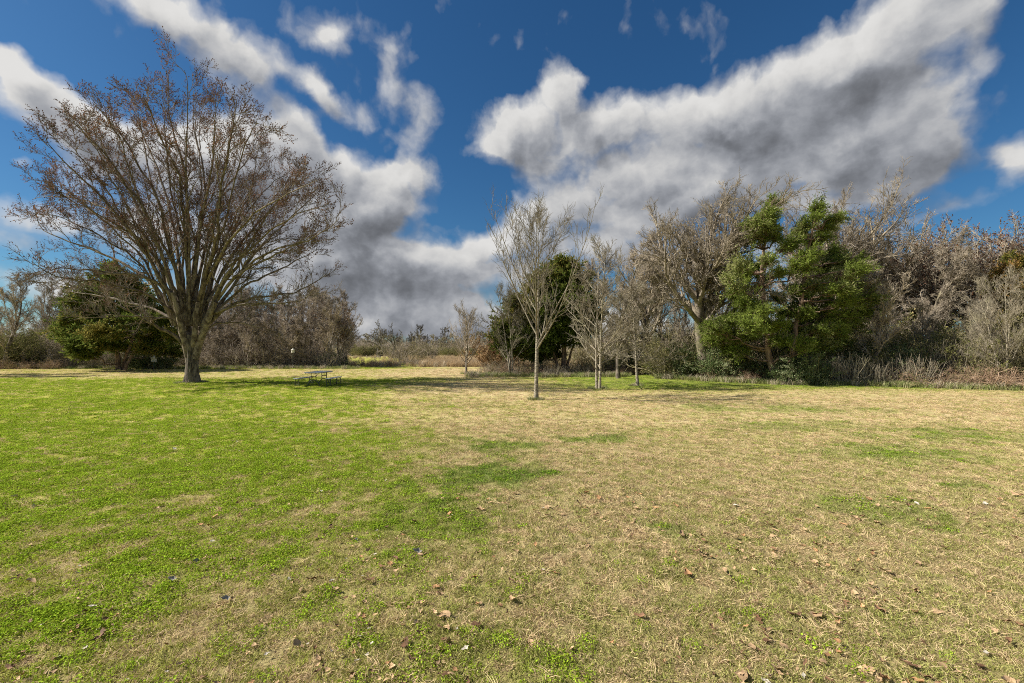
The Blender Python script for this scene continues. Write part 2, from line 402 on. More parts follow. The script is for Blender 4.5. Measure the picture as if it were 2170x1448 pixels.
M['tuft'] = tuft_mat('grass_tuft')

# ------------------------------------------------------------------ ground sheet
def build_ground():
    nr, na = 270, 440
    r = np.concatenate([[0.0], 1.0 * (4500.0 / 1.0) ** (np.linspace(0, 1, nr) ** 1.15)])
    # finer spokes towards the view
    a = np.linspace(0, 2 * PI, na, endpoint=False)
    a = a + 0.62 * np.sin(a) * -1.0 * 0.9
    R, A = np.meshgrid(r[1:], a, indexing='ij')
    x = np.concatenate([[0.0], (R * np.sin(A)).ravel()]); y = np.concatenate([[0.0], (R * np.cos(A)).ravel()])
    z = ground_z(x, y)
    i = np.arange(nr - 1)[:, None]; j = np.arange(na)[None, :]; j2 = (j + 1) % na
    q = np.stack([1 + i * na + j, 1 + i * na + j2, 1 + (i + 1) * na + j2, 1 + (i + 1) * na + j], -1).reshape(-1, 4)[:, ::-1]
    jj = np.arange(na); t = np.stack([np.zeros(na, int), 1 + (jj + 1) % na, 1 + jj], -1)[:, ::-1]
    me = mesh_np('ground', np.stack([x, y, z], -1), [q, t], M['lawn_ground'], smooth=True, attrs={'dry': ('FLOAT', dryness(x, y)), 'thick': ('FLOAT', patches(x, y)), 'blades': ('FLOAT', (1 - ss(np.hypot(x, y), 5.5, 15)) * .70)})
    o = link('ground', me); o['kind'] = 'structure'
build_ground()

# ------------------------------------------------------------------ branching
def norm(v): return v / np.maximum(np.linalg.norm(v, axis=-1, keepdims=True), 1e-9)
def grow(rng, S, D, L, R0, R1, nseg=4, wig=0.15, up=0.05):
    N = len(S); P = np.zeros((N, nseg + 1, 3)); P[:, 0] = S; d = norm(D)
    upv = np.zeros((N, 3)); upv[:, 2] = up
    for s in range(nseg):
        d = norm(d + rng.normal(0, wig, (N, 3)) + upv)
        P[:, s + 1] = P[:, s] + d * (L / nseg)[:, None]
    t = np.linspace(0, 1, nseg + 1)[None, :]
    R = R0[:, None] * (1 - t) + R1[:, None] * t
    return P, R, L
def kids(rng, B, n, t0, t1, a0, a1, lf, rf, up=0.0, taper=0.5, lmin=0.05, azbias=None):
    P, R, L = B; N, K = P.shape[0], P.shape[1] - 1
    idx = np.repeat(np.arange(N), n)
    t = (np.tile(np.arange(n), N) + rng.random(N * n)) / n
    t = t0 + (t1 - t0) * t
    f = t * K; s = np.minimum(f.astype(int), K - 1); fr = (f - s)[:, None]
    S = P[idx, s] * (1 - fr) + P[idx, s + 1] * fr
    T = norm(P[idx, s + 1] - P[idx, s])
    rv = rng.normal(0, 1, (len(idx), 3))
    if azbias is not None: rv += azbias
    pr = norm(rv - (rv * T).sum(-1, keepdims=True) * T)
    a = rng.uniform(a0, a1, len(idx))[:, None]
    D = np.cos(a) * T + np.sin(a) * pr; D[:, 2] += up; D = norm(D)
    Ls = np.maximum(L[idx] * lf * (1 - taper * t) * rng.uniform(0.6, 1.3, len(idx)), lmin)
    pr_ = R[idx, s] * (1 - fr[:, 0]) + R[idx, s + 1] * fr[:, 0]
    return S, D, Ls, pr_ * rf, idx
def tubes(B, sides):
    P, R, _ = B; N, K1 = R.shape
    T = np.zeros_like(P); T[:, 1:-1] = P[:, 2:] - P[:, :-2]; T[:, 0] = P[:, 1] - P[:, 0]; T[:, -1] = P[:, -1] - P[:, -2]; T = norm(T)
    ref = np.where(np.abs(T[:, :1, 2:3]) > 0.8, np.array([1.0, 0.13, 0.07]), np.array([0.05, 0.1, 1.0]))
    A = norm(np.cross(T, np.broadcast_to(ref, T.shape))); Bn = np.cross(T, A)
    th = np.arange(sides) * 2 * PI / sides
    V = P[:, :, None] + R[:, :, None, None] * (A[:, :, None] * np.cos(th)[None, None, :, None] + Bn[:, :, None] * np.sin(th)[None, None, :, None])
    base = (np.arange(N) * K1 * sides)[:, None, None]; kk = (np.arange(K1 - 1) * sides)[None, :, None]; j = np.arange(sides)[None, None, :]; j2 = (j + 1) % sides
    q = np.stack([base + kk + j, base + kk + j2, base + kk + sides + j2, base + kk + sides + j], -1).reshape(-1, 4)
    return V.reshape(-1, 3), q
class Soup:
    def __init__(s): s.v = []; s.q = []; s.t = []; s.n = 0; s.qm = []; s.tm = []
    def add(s, V, q=None, t=None, m=0):
        s.v.append(V)
        if q is not None: s.q.append(q + s.n); s.qm.append(np.full(len(q), m))
        if t is not None: s.t.append(t + s.n); s.tm.append(np.full(len(t), m))
        s.n += len(V)
    def tube(s, B, sides, m=0): s.add(*tubes(B, sides), m=m)
    def mesh(s, name, mats, smooth=False, attrs=None):
        fl = []; mi = []
        if s.q: fl.append(np.concatenate(s.q)); mi.append(np.concatenate(s.qm))
        if s.t: fl.append(np.concatenate(s.t)); mi.append(np.concatenate(s.tm))
        if not isinstance(mats, (list, tuple)): mats = [mats]
        return mesh_np(name, np.concatenate(s.v), fl, mats=mats, smooth=smooth, midx=np.concatenate(mi) if len(mats) > 1 else None, attrs=attrs)
def leaves(rng, Pts, D, L, Wd, tilt=0.4):
    """one pointed quad (kite) per point, along D"""
    N = len(Pts); D = norm(D + rng.normal(0, tilt, (N, 3)))
    S = norm(np.cross(D, rng.normal(0, 1, (N, 3))))
    L = (L * rng.uniform(0.6, 1.3, N))[:, None]; Wd = (Wd * rng.uniform(0.7, 1.3, N))[:, None]
    V = np.stack([Pts, Pts + D * L * .45 + S * Wd * .5, Pts + D * L, Pts + D * L * .45 - S * Wd * .5], 1)
    return V.reshape(-1, 3), (np.arange(N) * 4)[:, None] + np.arange(4)[None, :]
def resample(pts, n):
    pts = np.asarray(pts, float); d = np.concatenate([[0], np.cumsum(np.linalg.norm(np.diff(pts, axis=0), axis=1))])
    s = np.linspace(0, d[-1], n)
    out = np.stack([np.interp(s, d, pts[:, i]) for i in range(3)], -1)
    for _ in range(3):
        out[1:-1] = 0.25 * out[:-2] + 0.5 * out[1:-1] + 0.25 * out[2:]
    return out, d[-1]

# ------------------------------------------------------------------ the big bare tree
def big_tree():
    rng = np.random.default_rng(11)
    D0 = 26.0; bx = GX(408, D0)
    root = thing('shade_tree', 'tall spreading bare tree with dark furrowed trunk and rusty buds, biggest on the left lawn', 'tree', (bx, D0, gz(bx, D0)))
    org = np.array(root.location)
    # trunk: flared, furrowed
    n, rings = 72, 40
    zz = np.linspace(-0.1, 2.75, rings); th = np.arange(n) * 2 * PI / n
    zc = np.clip(zz, 0, 3)
    base_r = 0.275 + 0.16 * np.exp(-zc / 0.45) + 0.05 * np.exp(-((zc - 2.2) / 0.5) ** 2)
    V = []
    for z, r in zip(zz, base_r):
        tw = th + 0.12 * z
        lob = 0.09 * np.exp(-max(z, 0) / 0.7) * np.cos(5 * tw + 0.8) + 0.035 * np.cos(3 * tw + 2 + z * .6)
        fu = vnoise(tw * 7.5 + 0.5 * np.sin(z * 3), np.full(n, z * 1.5), 3) + 0.5 * vnoise(tw * 15, np.full(n, z * 4), 4)
        rr = r * (1 + lob) + (fu - 0.75) * 0.075
        V.append(np.stack([np.cos(th) * rr * 1.02 - 0.02 * z, np.sin(th) * rr, np.full(n, z)], -1))
    V = np.concatenate(V)
    i = np.arange(rings - 1)[:, None] * n; j = np.arange(n)[None, :]; j2 = (j + 1) % n
    q = np.stack([i + j, i + j2, i + n + j2, i + n + j], -1).reshape(-1, 4)
    link('trunk', mesh_np('elm_trunk', V, [q], M['elm_bark'], smooth=True), root)
    stems = [  # thick lower stems: photo px path, depth shift, radii
        ([(402,760),(392,722),(384,692),(376,655),(366,620)], (0,-.2,-.5,-.7,-.9), 0.22, .11),
        ([(405,750),(401,715),(399,675),(397,635)], (0,.3,.6,.8), 0.20, .12),
        ([(412,760),(424,722),(436,692),(447,662),(458,640)], (0,.0,-.2,-.4,-.5), 0.23, .11),
        ([(408,750),(412,712),(415,680),(420,640)], (0,-.3,-.4,-.5), .17, .10)]
    for pts, dep, r0, r1 in stems:
        P = np.array([W(x, y, D0 + dz) for (x, y), dz in zip(pts, dep)]) - org
        P, L = resample(P, 14)
        s = Soup(); s.tube((P[None], np.linspace(r0, r1, 14)[None] + rng.normal(0, .008, (1, 14)), None), 14)
        link('limb', s.mesh('elm_limb', M['elm_limb'], True), root)
    limbs = [
        ([(390,735),(383,718),(341,703),(302,687),(250,655),(190,628),(130,610),(75,600)], -2.5, .13),
        ([(388,720),(378,690),(367,650),(341,616),(302,580),(262,550),(210,527),(131,495),(60,470),(38,405)], 2.0, .15),
        ([(384,690),(375,660),(350,600),(320,540),(290,480),(230,425),(160,365),(100,315),(78,262)], -5.0, .15),
        ([(378,670),(372,640),(350,560),(325,500),(300,450),(260,380),(200,300),(150,235),(112,195)], 3.5, .15),
        ([(390,680),(382,620),(372,560),(345,490),(338,420),(300,350),(250,260),(200,200),(172,170)], -3.0, .15),
        ([(398,690),(388,600),(380,500),(370,440),(350,360),(315,280),(285,210),(242,152)], 5.5, .15),
        ([(400,690),(400,600),(400,500),(398,430),(396,350),(375,280),(355,220),(345,140),(348,100)], -1.5, .17),
        ([(403,690),(408,600),(418,500),(432,420),(440,330),(420,260),(408,200),(410,130)], 2.5, .15),
        ([(408,690),(425,620),(445,540),(468,470),(480,400),(500,320),(515,230),(528,162)], -5.0, .16),
        ([(418,690),(440,620),(465,560),(490,510),(515,440),(550,340),(562,252)], 4.5, .14),
        ([(425,700),(455,630),(500,545),(540,480),(580,420),(635,350),(664,300)], -2.0, .15),
        ([(430,700),(470,640),(500,600),(560,520),(620,455),(680,400),(695,365)], 3.0, .14),
        ([(430,700),(460,662),(498,636),(575,614),(637,602),(690,565),(710,548)], -1.0, .13),
        ([(428,712),(460,684),(520,675),(580,681),(625,705)], 2.5, .07),
        ([(385,700),(362,672),(315,680),(240,697),(165,692)], -2.8, .07),
        ([(450,650),(500,590),(570,540),(640,495),(710,455)], -4.0, .11),
        ([(370,640),(320,590),(240,560),(150,540),(60,540)], -5.0, .11),
        ([(360,600),(300,500),(220,430),(130,400),(45,400)], 4.0, .10),
        ([(395,640),(362,540),(300,420),(240,330),(190,270),(140,215)], -6.0, .11),
        ([(412,640),(440,500),(480,380),(530,300),(560,215)], 6.5, .12),
        ([(402,620),(388,480),(370,350),(330,260),(300,190),(290,145)], -5.5, .12),
        ([(405,620),(425,470),(455,360),(470,270),(475,190),(470,145)], -4.0, .12),
        ([(440,640),(500,520),(560,430),(600,370),(630,320)], 6.0, .11),
        ([(380,640),(320,530),(250,470),(180,420),(100,345)], 6.5, .11),
        ([(376,668),(310,618),(220,590),(130,585),(55,545)], -6.0, .10),
        ([(372,680),(320,650),(250,630),(160,610),(90,600)], 5.5, .10),
        ([(448,665),(520,605),(600,572),(660,545),(715,520)], 5.0, .10),
        ([(446,655),(520,565),(600,515),(680,475),(722,440)], -6.0, .10),
        ([(440,670),(510,640),(590,635),(660,620),(705,600)], -5.0, .09),
        ([(420,640),(470,540),(540,450),(600,400),(690,350)], -6.5, .10),
        ([(386,640),(340,560),(270,490),(180,440),(60,360)], -4.5, .10),
    ]
    rim = [(40,440),(50,350),(92,270),(130,212),(190,178),(262,150),(318,118),(378,112),(440,150),(500,160),(552,205),(590,290),(640,320),(700,400),(705,500)]
    for x_, y_ in rim:                                       # secondary limbs that round the dome out
        dz = rng.uniform(-6, 6); sx_ = 404 + (x_ - 404) * .10
        limbs.append(([(sx_, 690), (404 + (x_ - 404) * .26 , 560 + (y_ - 420) * .10), (404 + (x_ - 404) * .55, 430 + (y_ - 300) * .40), (404 + (x_ - 404) * .82, y_ + (500 - y_) * .16), (x_, y_)], dz, .10))
    nseg = 22; LP = []; LL = []; LR = []
    for pts, dz, r0 in limbs:
        pts = [(408 + (x - 408) * (1 - .09 * i_ / (len(pts) - 1)), 700 + (y - 700) * (1 - .100 * i_ / (len(pts) - 1))) for i_, (x, y) in enumerate(pts)]
        m_ = len(pts); s = np.linspace(0, 1, m_)
        P = np.array([W(x, y, D0 + dz * (si ** 1.15)) for (x, y), si in zip(pts, s)]) - org
        P, L = resample(P, nseg + 1)
        t = np.linspace(0, 1, nseg + 1)
        wob = np.cumsum(rng.normal(0, 0.085, (nseg + 1, 3)), axis=0) * (t * (1.3 - t))[:, None] * 1.5
        P = P + wob
        R = 0.012 + (r0 * .84 - 0.012) * (1 - t) ** 1.05
        LP.append(P); LL.append(L); LR.append(R)
        so = Soup(); so.tube((P[None], R[None], None), 8)
        link('limb', so.mesh('elm_limb', M['elm_limb'], True), root)
    B0 = (np.array(LP), np.array(LR), np.array(LL))
    crown = Soup()
    S, D, L, R, _ = kids(rng, B0, 13, 0.22, 0.99, 0.35, 0.95, 0.22, 0.5, up=0.10, taper=0.55, lmin=0.9)
    R = np.clip(R, .014, .05); B1 = grow(rng, S, D, L, R, R * .3, 6, .13, .05); crown.tube(B1, 5)
    S, D, L, R, _ = kids(rng, B1, 9, 0.15, 1.0, 0.35, 0.9, 0.42, 0.6, up=0.12, taper=.5, lmin=0.5)
    R = np.clip(R, .009, .02); B2 = grow(rng, S, D, L, R, R * .45, 4, .15, .07); crown.tube(B2, 3)
    S, D, L, R, _ = kids(rng, B2, 6, 0.15, 1.0, 0.35, 1.0, 0.42, 0.7, up=0.15, taper=.4, lmin=0.26)
    R = np.clip(R, .0048, .0075); B3 = grow(rng, S, D, L, R, R * .6, 1, .18, .08); crown.tube(B3, 3)
    link('crown', crown.mesh('elm_crown', M['elm_twig']), root)
    # buds and small hulls on the outer twigs
    keep = rng.random(len(B3[0])) < 0.85
    P3 = B3[0][keep]; buds = Soup()
    hgt = ss(P3[:, -1, 2], 4.0, 10.5)
    P3 = P3[rng.random(len(P3)) < 0.10 + 0.90 * hgt]
    for t in (0.3, 0.55, 0.8, 1.0):
        s = 0; fr = t
        pt = P3[:, s] * (1 - fr) + P3[:, s + 1] * fr
        dv = norm(P3[:, -1] - P3[:, 0])
        V, q = leaves(rng, pt, dv, np.full(len(pt), .085), np.full(len(pt), .040), .8)
        buds.add(V, q)
    o = link('bud_clusters', buds.mesh('elm_buds', M['bud']), root); o['kind'] = 'stuff'
big_tree()

# ------------------------------------------------------------------ other bare trees
def bare_tree(seed, H, trunk_r, clear, limbs, ang, limb_len, lean=(0, 0), leader=True, up=0.10, wig=0.10, n2=9, n3=6, n4=4,
              thin=0.006, l2=.42, l3=.42, l4=.45, stems=1, droop=False, top_up=0.0, trunk_wig=.03, buds=0.0, minlimb=.35, azb=None):
    """returns (trunk soup, crown soup, bud soup or None); every tree is grown from its own seed"""
    rng = np.random.default_rng(seed)
    trunk, crown = Soup(), Soup()
    S = np.zeros((stems, 3)); 
    if stems > 1:
        a = np.arange(stems) * 2 * PI / stems + rng.random() * 6; S[:, 0] = np.cos(a) * trunk_r * 1.15; S[:, 1] = np.sin(a) * trunk_r * 1.15
        D = np.stack([np.cos(a) * .07 + lean[0], np.sin(a) * .07 + lean[1], np.ones(stems)], -1)
    else: D = np.array([[lean[0], lean[1], 1.0]])
    S[:, 2] = -0.08
    Ls = H * rng.uniform(.92, 1.0, stems) if stems > 1 else np.array([H * 1.0])
    nl = 12
    if not leader: Ls = Ls * 0.5
    B0 = grow(rng, S, D, Ls, np.full(stems, trunk_r), np.full(stems, trunk_r * (.10 if leader else .5)), nl, trunk_wig, 0.02)
    B0[1][:, 0] *= 1.25
    trunk.tube(B0, 10)
    tt0 = clear / H if leader else clear / (H * .5)
    S, D, L, R, _ = kids(rng, B0, limbs, tt0, .97, ang[0], ang[1], limb_len / Ls[0], .55, up=0.0, taper=0.0, azbias=azb)
    tpos = np.tile((np.arange(limbs) + .5) / limbs, stems)
    L = L * (1 - (1 - minlimb) * tpos ** 1.3)
    if droop: R = R * .45
    if droop: D[:, 2] = D[:, 2] * (0.15 + tpos * 1.1)
    D = norm(D)
    R = np.clip(R, thin * 2.2, trunk_r * .6)
    B1 = grow(rng, S, D, L, R, np.maximum(R * .18, thin), 9, wig, up + top_up); crown.tube(B1, 6)
    S, D, L, R, _ = kids(rng, B1, n2, .14, .98, .35, .85, l2, .55, up=.08, taper=.5, lmin=.35)
    R = np.clip(R, thin * 1.4, .05); B2 = grow(rng, S, D, L, R, np.maximum(R * .3, thin), 6, wig * 1.2, up * .8); crown.tube(B2, 4)
    S, D, L, R, _ = kids(rng, B2, n3, .12, 1.0, .35, .95, l3, .6, up=.08, taper=.4, lmin=.25)
    R = np.clip(R, thin, .02); B3 = grow(rng, S, D, L, R, np.maximum(R * .5, thin * .8), 3, wig * 1.4, up); crown.tube(B3, 3)
    last = B3
    if n4:
        S, D, L, R, _ = kids(rng, B3, n4, .1, 1.0, .35, .95, l4, .8, up=.08, taper=.3, lmin=.18)
        R = np.clip(R, thin * .7, thin); B4 = grow(rng, S, D, L, R, R * .7, 1, wig * 1.4, up); crown.tube(B4, 3); last = B4
    bs = None
    if buds > 0:
        bs = Soup(); P = last[0][rng.random(len(last[0])) < buds]
        for t in (0.5, 1.0):
            K = P.shape[1] - 1; f = t * K; s = min(int(f), K - 1); fr = f - s
            pt = P[:, s] * (1 - fr) + P[:, s + 1] * fr
            V, q = leaves(rng, pt, norm(P[:, -1] - P[:, 0]), np.full(len(pt), .11), np.full(len(pt), .06), .8); bs.add(V, q)
    return trunk, crown, bs

def proto(name, args, tm, cm, bm=None):
    t, c, b = bare_tree(**args)
    return (t.mesh(name + '_trunk', M[tm], True), c.mesh(name + '_crown', M[cm]), b.mesh(name + '_buds', M[bm or 'bud']) if b else None)
def place_tree(pr, name, label, px, d, top=None, H=None, pH=None, rz=0, group=None, cat='tree', sx=1.0, X=None):
    x = GX(px, d) if X is None else X
    h = H if H is not None else CH + (HY - top) / F * d
    s = h / pH
    r = thing(name, label, cat, (x, d, gz(x, d) - 0.02), rz, group, (s * sx, s * sx, s))
    link('trunk', pr[0], r); link('crown', pr[1], r)
    if pr[2]: o = link('bud_clusters', pr[2], r); o['kind'] = 'stuff'
    return r

young = proto('young', dict(seed=6, H=7.2, trunk_r=.085, clear=1.75, limbs=26, ang=(.68, 1.0), limb_len=4.6, up=.085, wig=.06, n2=11, n3=5, n4=2, thin=.0052, l2=.32, l3=.36, minlimb=.30, trunk_wig=.015), 'pale_bark', 'pale_twig')
place_tree(young, 'young_tree', 'slender bare young tree with pale straight trunk, nearest on the lawn right of centre', 1136, depth_of(847), H=8.1, pH=8.0)
pair = proto('pair', dict(seed=8, H=8.0, trunk_r=.082, clear=1.1, limbs=20, ang=(.7, 1.2), limb_len=3.3, stems=2, up=.06, wig=.09, n2=9, n3=4, n4=3, thin=.0075, minlimb=.3, trunk_wig=.02), 'pale_bark', 'pale_twig')
place_tree(pair, 'young_tree', 'twin-stemmed bare pale tree standing between the nearest young tree and the low drooping one', 1268, depth_of(825), top=492, pH=8.0, rz=.3)
low = proto('low', dict(seed=12, H=5.2, trunk_r=.085, clear=1.0, limbs=32, ang=(1.0, 1.5), limb_len=2.6, up=.02, wig=.09, droop=True, n2=10, n3=5, n4=2, thin=.0075, minlimb=.25, trunk_wig=.03), 'pale_bark', 'pale_twig')
place_tree(low, 'young_tree', 'small bare tree with low drooping pale branches at the mouth of the shaded opening', 1351, depth_of(818), top=598, pH=5.1, rz=1.2)
small = proto('small', dict(seed=15, H=5.5, trunk_r=.09, clear=.9, limbs=15, ang=(.65, 1.05), limb_len=3.4, stems=2, up=.10, wig=.07, n2=7, n3=4, n4=1, thin=.009, minlimb=.30), 'grey_bark', 'grey_twig')
place_tree(small, 'young_tree', 'small bare two-stemmed tree standing alone before the tan reeds', 988, depth_of(793), top=640, pH=5.4, rz=.9)

thA = proto('thicket_a', dict(seed=21, H=9, trunk_r=.16, clear=1.6, limbs=13, ang=(.45, 1.0), limb_len=4.2, up=.05, wig=.17, n2=11, n3=8, n4=5, thin=.011, stems=1, trunk_wig=.07), 'grey_bark', 'pink_twig')
thB = proto('thicket_b', dict(seed=22, H=8.5, trunk_r=.12, clear=1.2, limbs=9, ang=(.4, .95), limb_len=3.6, up=.05, wig=.18, n2=11, n3=7, n4=5, thin=.011, stems=2, trunk_wig=.08), 'grey_bark', 'pink_twig')
thC = proto('thicket_c', dict(seed=23, H=9, trunk_r=.15, clear=1.4, limbs=14, ang=(.4, .9), limb_len=4.0, up=.08, wig=.12, n2=12, n3=8, n4=5, thin=.011, lean=(.18, 0), trunk_wig=.06), 'grey_bark', 'grey_twig')
thD = proto('thicket_d', dict(seed=24, H=8.5, trunk_r=.13, clear=1.2, limbs=14, ang=(.5, 1.1), limb_len=3.6, up=.03, wig=.2, n2=12, n3=8, n4=5, thin=.011, trunk_wig=.09), 'grey_bark', 'grey_twig')
budT = proto('budded', dict(seed=31, H=10, trunk_r=.19, clear=2.2, limbs=16, ang=(.4, 1.0), limb_len=4.6, leader=False, up=.05, wig=.13, n2=12, n3=7, n4=4, thin=.009, trunk_wig=.03, buds=.6, minlimb=.8), 'grey_bark', 'grey_twig', 'bud')
oakA = proto('oak_a', dict(seed=41, H=12.6, trunk_r=.34, clear=2.4, limbs=22, ang=(.45, 1.05), limb_len=5.6, leader=False, up=.05, wig=.16, lean=(-.16, 0), n2=16, n3=9, n4=5, thin=.0095, l2=.46, l3=.40, l4=.42, trunk_wig=.05, minlimb=.8), 'grey_bark', 'grey_twig')
oakB = proto('oak_b', dict(seed=43, H=12.6, trunk_r=.30, clear=2.4, limbs=20, ang=(.45, 1.0), limb_len=5.8, leader=False, up=.055, wig=.15, lean=(.10, 0), n2=16, n3=9, n4=5, thin=.0095, l2=.46, l3=.40, l4=.42, trunk_wig=.05, minlimb=.8), 'grey_bark', 'grey_twig')
def top_of(pr):
    m_ = pr[1]; a = np.zeros(len(m_.vertices) * 3, dtype=np.float32); m_.vertices.foreach_get('co', a); return float(np.percentile(a[2::3], 99.7))
PH = {id(p_): top_of(p_) for p_ in (young, pair, low, small, thA, thB, thC, thD, budT, oakA, oakB)}
for ob in list(C.objects):              # set the four lone trees to their measured heights
    if ob.name.startswith('young_tree'):
        cr = [c for c in ob.children if c.name.startswith('crown')][0]
        key = {'young_crown': (8.1, young), 'pair_crown': (CH + (HY - 492) / F * depth_of(825), pair), 'low_crown': (CH + (HY - 598) / F * depth_of(818), low), 'small_crown': (CH + (HY - 640) / F * depth_of(793), small)}[cr.data.name]
        s = key[0] / PH[id(key[1])]; ob.scale = (s, s, s)
def pt(pr, label, px, d, top, rz=0, group=None, name='bare_tree', sx=1.0, X=None):
    return place_tree(pr, name, label, px, d, top=top, pH=PH[id(pr)], rz=rz, group=group, sx=sx, X=X)

# right-hand wood, individual trees
pt(budT, 'rusty budded bare tree just left of the two rusty crowns near the right edge', 2005, 31, 492, 5.0, name='budded_tree')
pt(budT, 'rusty budded bare tree between the two rusty crowns near the right edge', 2118, 35, 470, 3.3, name='budded_tree')
pt(thC, 'tall fine-twigged bare tree behind the right top of the tall cedar', 1790, 37, 460, .8)
pt(oakA, 'wide grey bare oak crown just right of the cedar tops, behind the leaning pale tree', 1835, 35, 460, 2.6, name='oak_tree')
pt(oakA, 'large grey bare oak with wide sinuous limbs, left of the tall green cedar', 1500, 29, 402, 0.0, name='oak_tree')
pt(oakB, 'large grey bare oak rising behind the tall green cedar', 1745, 33, 400, .4, name='oak_tree')
pt(oakB, 'bare oak with pale fine twigs between the twin-stemmed tree and the large grey oak', 1375, 34, 505, 2.3, name='oak_tree', sx=.9)
pt(thD, 'bare grey tree behind the twin-stemmed young tree', 1310, 30, 500, 1.4)
pt(thC, 'pale bare tree leaning right beside the tall green cedar', 1850, 26, 540, 0.0, sx=1.2)
pt(thD, 'crooked bare tree between the leaning pale tree and the rusty budded crowns', 1955, 29, 500, .5)
pt(budT, 'rusty budded bare tree, left one of the two rusty crowns near the right edge', 2065, 33, 462, .2, name='budded_tree')
pt(budT, 'rusty budded bare tree at the right edge above the brownish cedar', 2165, 32, 475, 2.4, name='budded_tree')
pt(budT, 'dark budded tree behind the crooked bare tree on the right', 1925, 36, 482, 4.0, name='budded_tree', sx=.9)
R0_ = proto('sapling', dict(seed=52, H=6.5, trunk_r=.065, clear=.9, limbs=12, ang=(.35, .8), limb_len=3.0, stems=3, up=.08, wig=.11, n2=8, n3=5, n4=3, thin=.0065), 'pale_bark', 'pale_twig'); PH[id(R0_)] = top_of(R0_)
pt(R0_, 'pale many-stemmed bare tree in front of the round dark cedar', 1082, 33, 600, 0.2, sx=1.1)
pt(R0_, 'pale crooked sapling clump at the right edge before the brownish cedar', 2128, 22.6, 570, 1.3, name='sapling')
pt(R0_, 'pale slender sapling clump left of the right-edge saplings', 2075, 24.5, 630, 3.0, name='sapling')
def zone(px, d):
    if d > 90: return ', left part' if px < 690 else (', seen left of the lone small tree' if px < 960 else (', seen right of the lone small tree' if px < 1120 else ', right part'))
    if px > 1120:
        for lim, ph in ((1300, 'behind the twin-stemmed tree'), (1450, 'by the shaded opening'), (1590, 'near the large left-hand oak'), (1720, 'near the left top of the tall cedar'), (1840, 'near the right top of the tall cedar'), (1960, 'near the leaning pale tree'), (2070, 'left of the brownish cedar'), (2180, 'around the brownish cedar')):
            if px < lim: return ', ' + ph
        return ', at the right border'
    if d < 40: return ''
    for lim, ph in ((0, 'at the left border'), (130, 'left of the left-hand cedar'), (260, 'by the left half of the left-hand cedar'), (390, 'between the left-hand cedar and the biggest trunk'), (520, 'just right of the biggest trunk'), (620, 'left of the picnic table'), (700, 'above the picnic table')):
        if px < lim: return ', ' + ph
    return ', at the right end of the thicket'
rng = np.random.default_rng(77)
protos = [thA, thB, thC, thD]
def row(label, group, pxs, d0, d1, t0, t1, kinds, name='bare_tree', jitter=12):
    for px in pxs:
        d = rng.uniform(d0, d1); kpr = kinds[rng.integers(len(kinds))]
        z_ = zone(px, d)
        pt(kpr, label + z_, px + rng.uniform(-jitter, jitter), d, rng.uniform(t0, t1), rng.uniform(0, 6.28), group + z_, name, sx=rng.uniform(.85, 1.15))
row('tall bare tree deep in the wood', 'trees crowding the right-hand wood', np.linspace(1290, 2300, 27), 35, 44, 520, 610, [thC, thD, thC, thB])
row('low twiggy tree inside the wood', 'small trees under the right-hand wood', np.linspace(1440, 2230, 14), 27, 33, 600, 680, [thC, thD, thA])
# left wood
row('bare pinkish brown tree in the thicket', 'trees of the thicket behind the picnic table', np.linspace(400, 725, 27), 48, 58, 598, 645, [thA, thB, thA])
row('low bare brown tree fronting the thicket', 'small trees fronting the thicket', np.linspace(430, 725, 18), 45.5, 49, 655, 705, [thA, thB, thD])
pt(thC, 'grey fine-twigged tree at the right end of the thicket behind the picnic table', 690, 46.5, 622, .3, sx=1.35)
pt(budT, 'tree with rusty tuft of buds sticking out at the right end of the thicket', 735, 49, 648, 1.0, name='budded_tree')
pt(thC, 'dark bare tree at the left edge of the photo', 5, 44, 572, .3, sx=1.2)
pt(thD, 'thin bare tree left of the left-hand cedar', 88, 55, 610, 2.0)
pt(thC, 'thin bare tree touching the left-hand cedar from behind', 112, 57, 600, 4.0)
row('bare tree far back in the left wood', 'trees behind the left-hand cedar', np.linspace(-160, 400, 20), 54, 64, 650, 690, [thA, thB, thD])
# trees standing just left of the picture, which throw the long shadow on the left lawn
for X, Y, h in ((-42.5, 30.5, 11.5), (-46, 33, 12.0)):
    pt(thC, 'bare tree just beyond the left edge of the lawn', 0, Y, HY - (h - CH) / Y * F, 1.0, 'trees beyond the left edge', X=X)

# far trees across the field
tw = proto('twisted', dict(seed=61, H=9, trunk_r=.50, clear=2.0, limbs=8, ang=(.5, 1.1), limb_len=5.5, leader=False, up=.05, wig=.26, n2=8, n3=6, n4=4, thin=.045, trunk_wig=.08, minlimb=.8), 'far_twig', 'far_twig'); PH[id(tw)] = top_of(tw)
farA = proto('far_a', dict(seed=62, H=8, trunk_r=.22, clear=1.2, limbs=12, ang=(.5, 1.1), limb_len=4.0, up=.05, wig=.17, n2=8, n3=6, n4=4, thin=.03), 'far_twig', 'far_twig'); PH[id(farA)] = top_of(farA)
farB = proto('far_b', dict(seed=63, H=8, trunk_r=.20, clear=.8, limbs=12, ang=(.5, 1.2), limb_len=3.6, up=.03, wig=.2, n2=8, n3=6, n4=4, thin=.03, stems=2), 'far_twig', 'olive_twig'); PH[id(farB)] = top_of(farB)
pt(tw, 'dark twisted far tree with bent limbs, left one of the two across the field', 803, 100, 680, 0, name='twisted_tree')
pt(tw, 'dark twisted far tree, right one of the two across the field', 832, 104, 684, 2.2, name='twisted_tree', sx=.7)
pt(farA, 'far tree poking above the distant tree line left of the lone small tree', 886, 135, 688, 1.0, name='distant_tree')
pt(farA, 'far tree poking above the distant tree line beside the lone small tree', 938, 140, 692, 3.0, name='distant_tree')
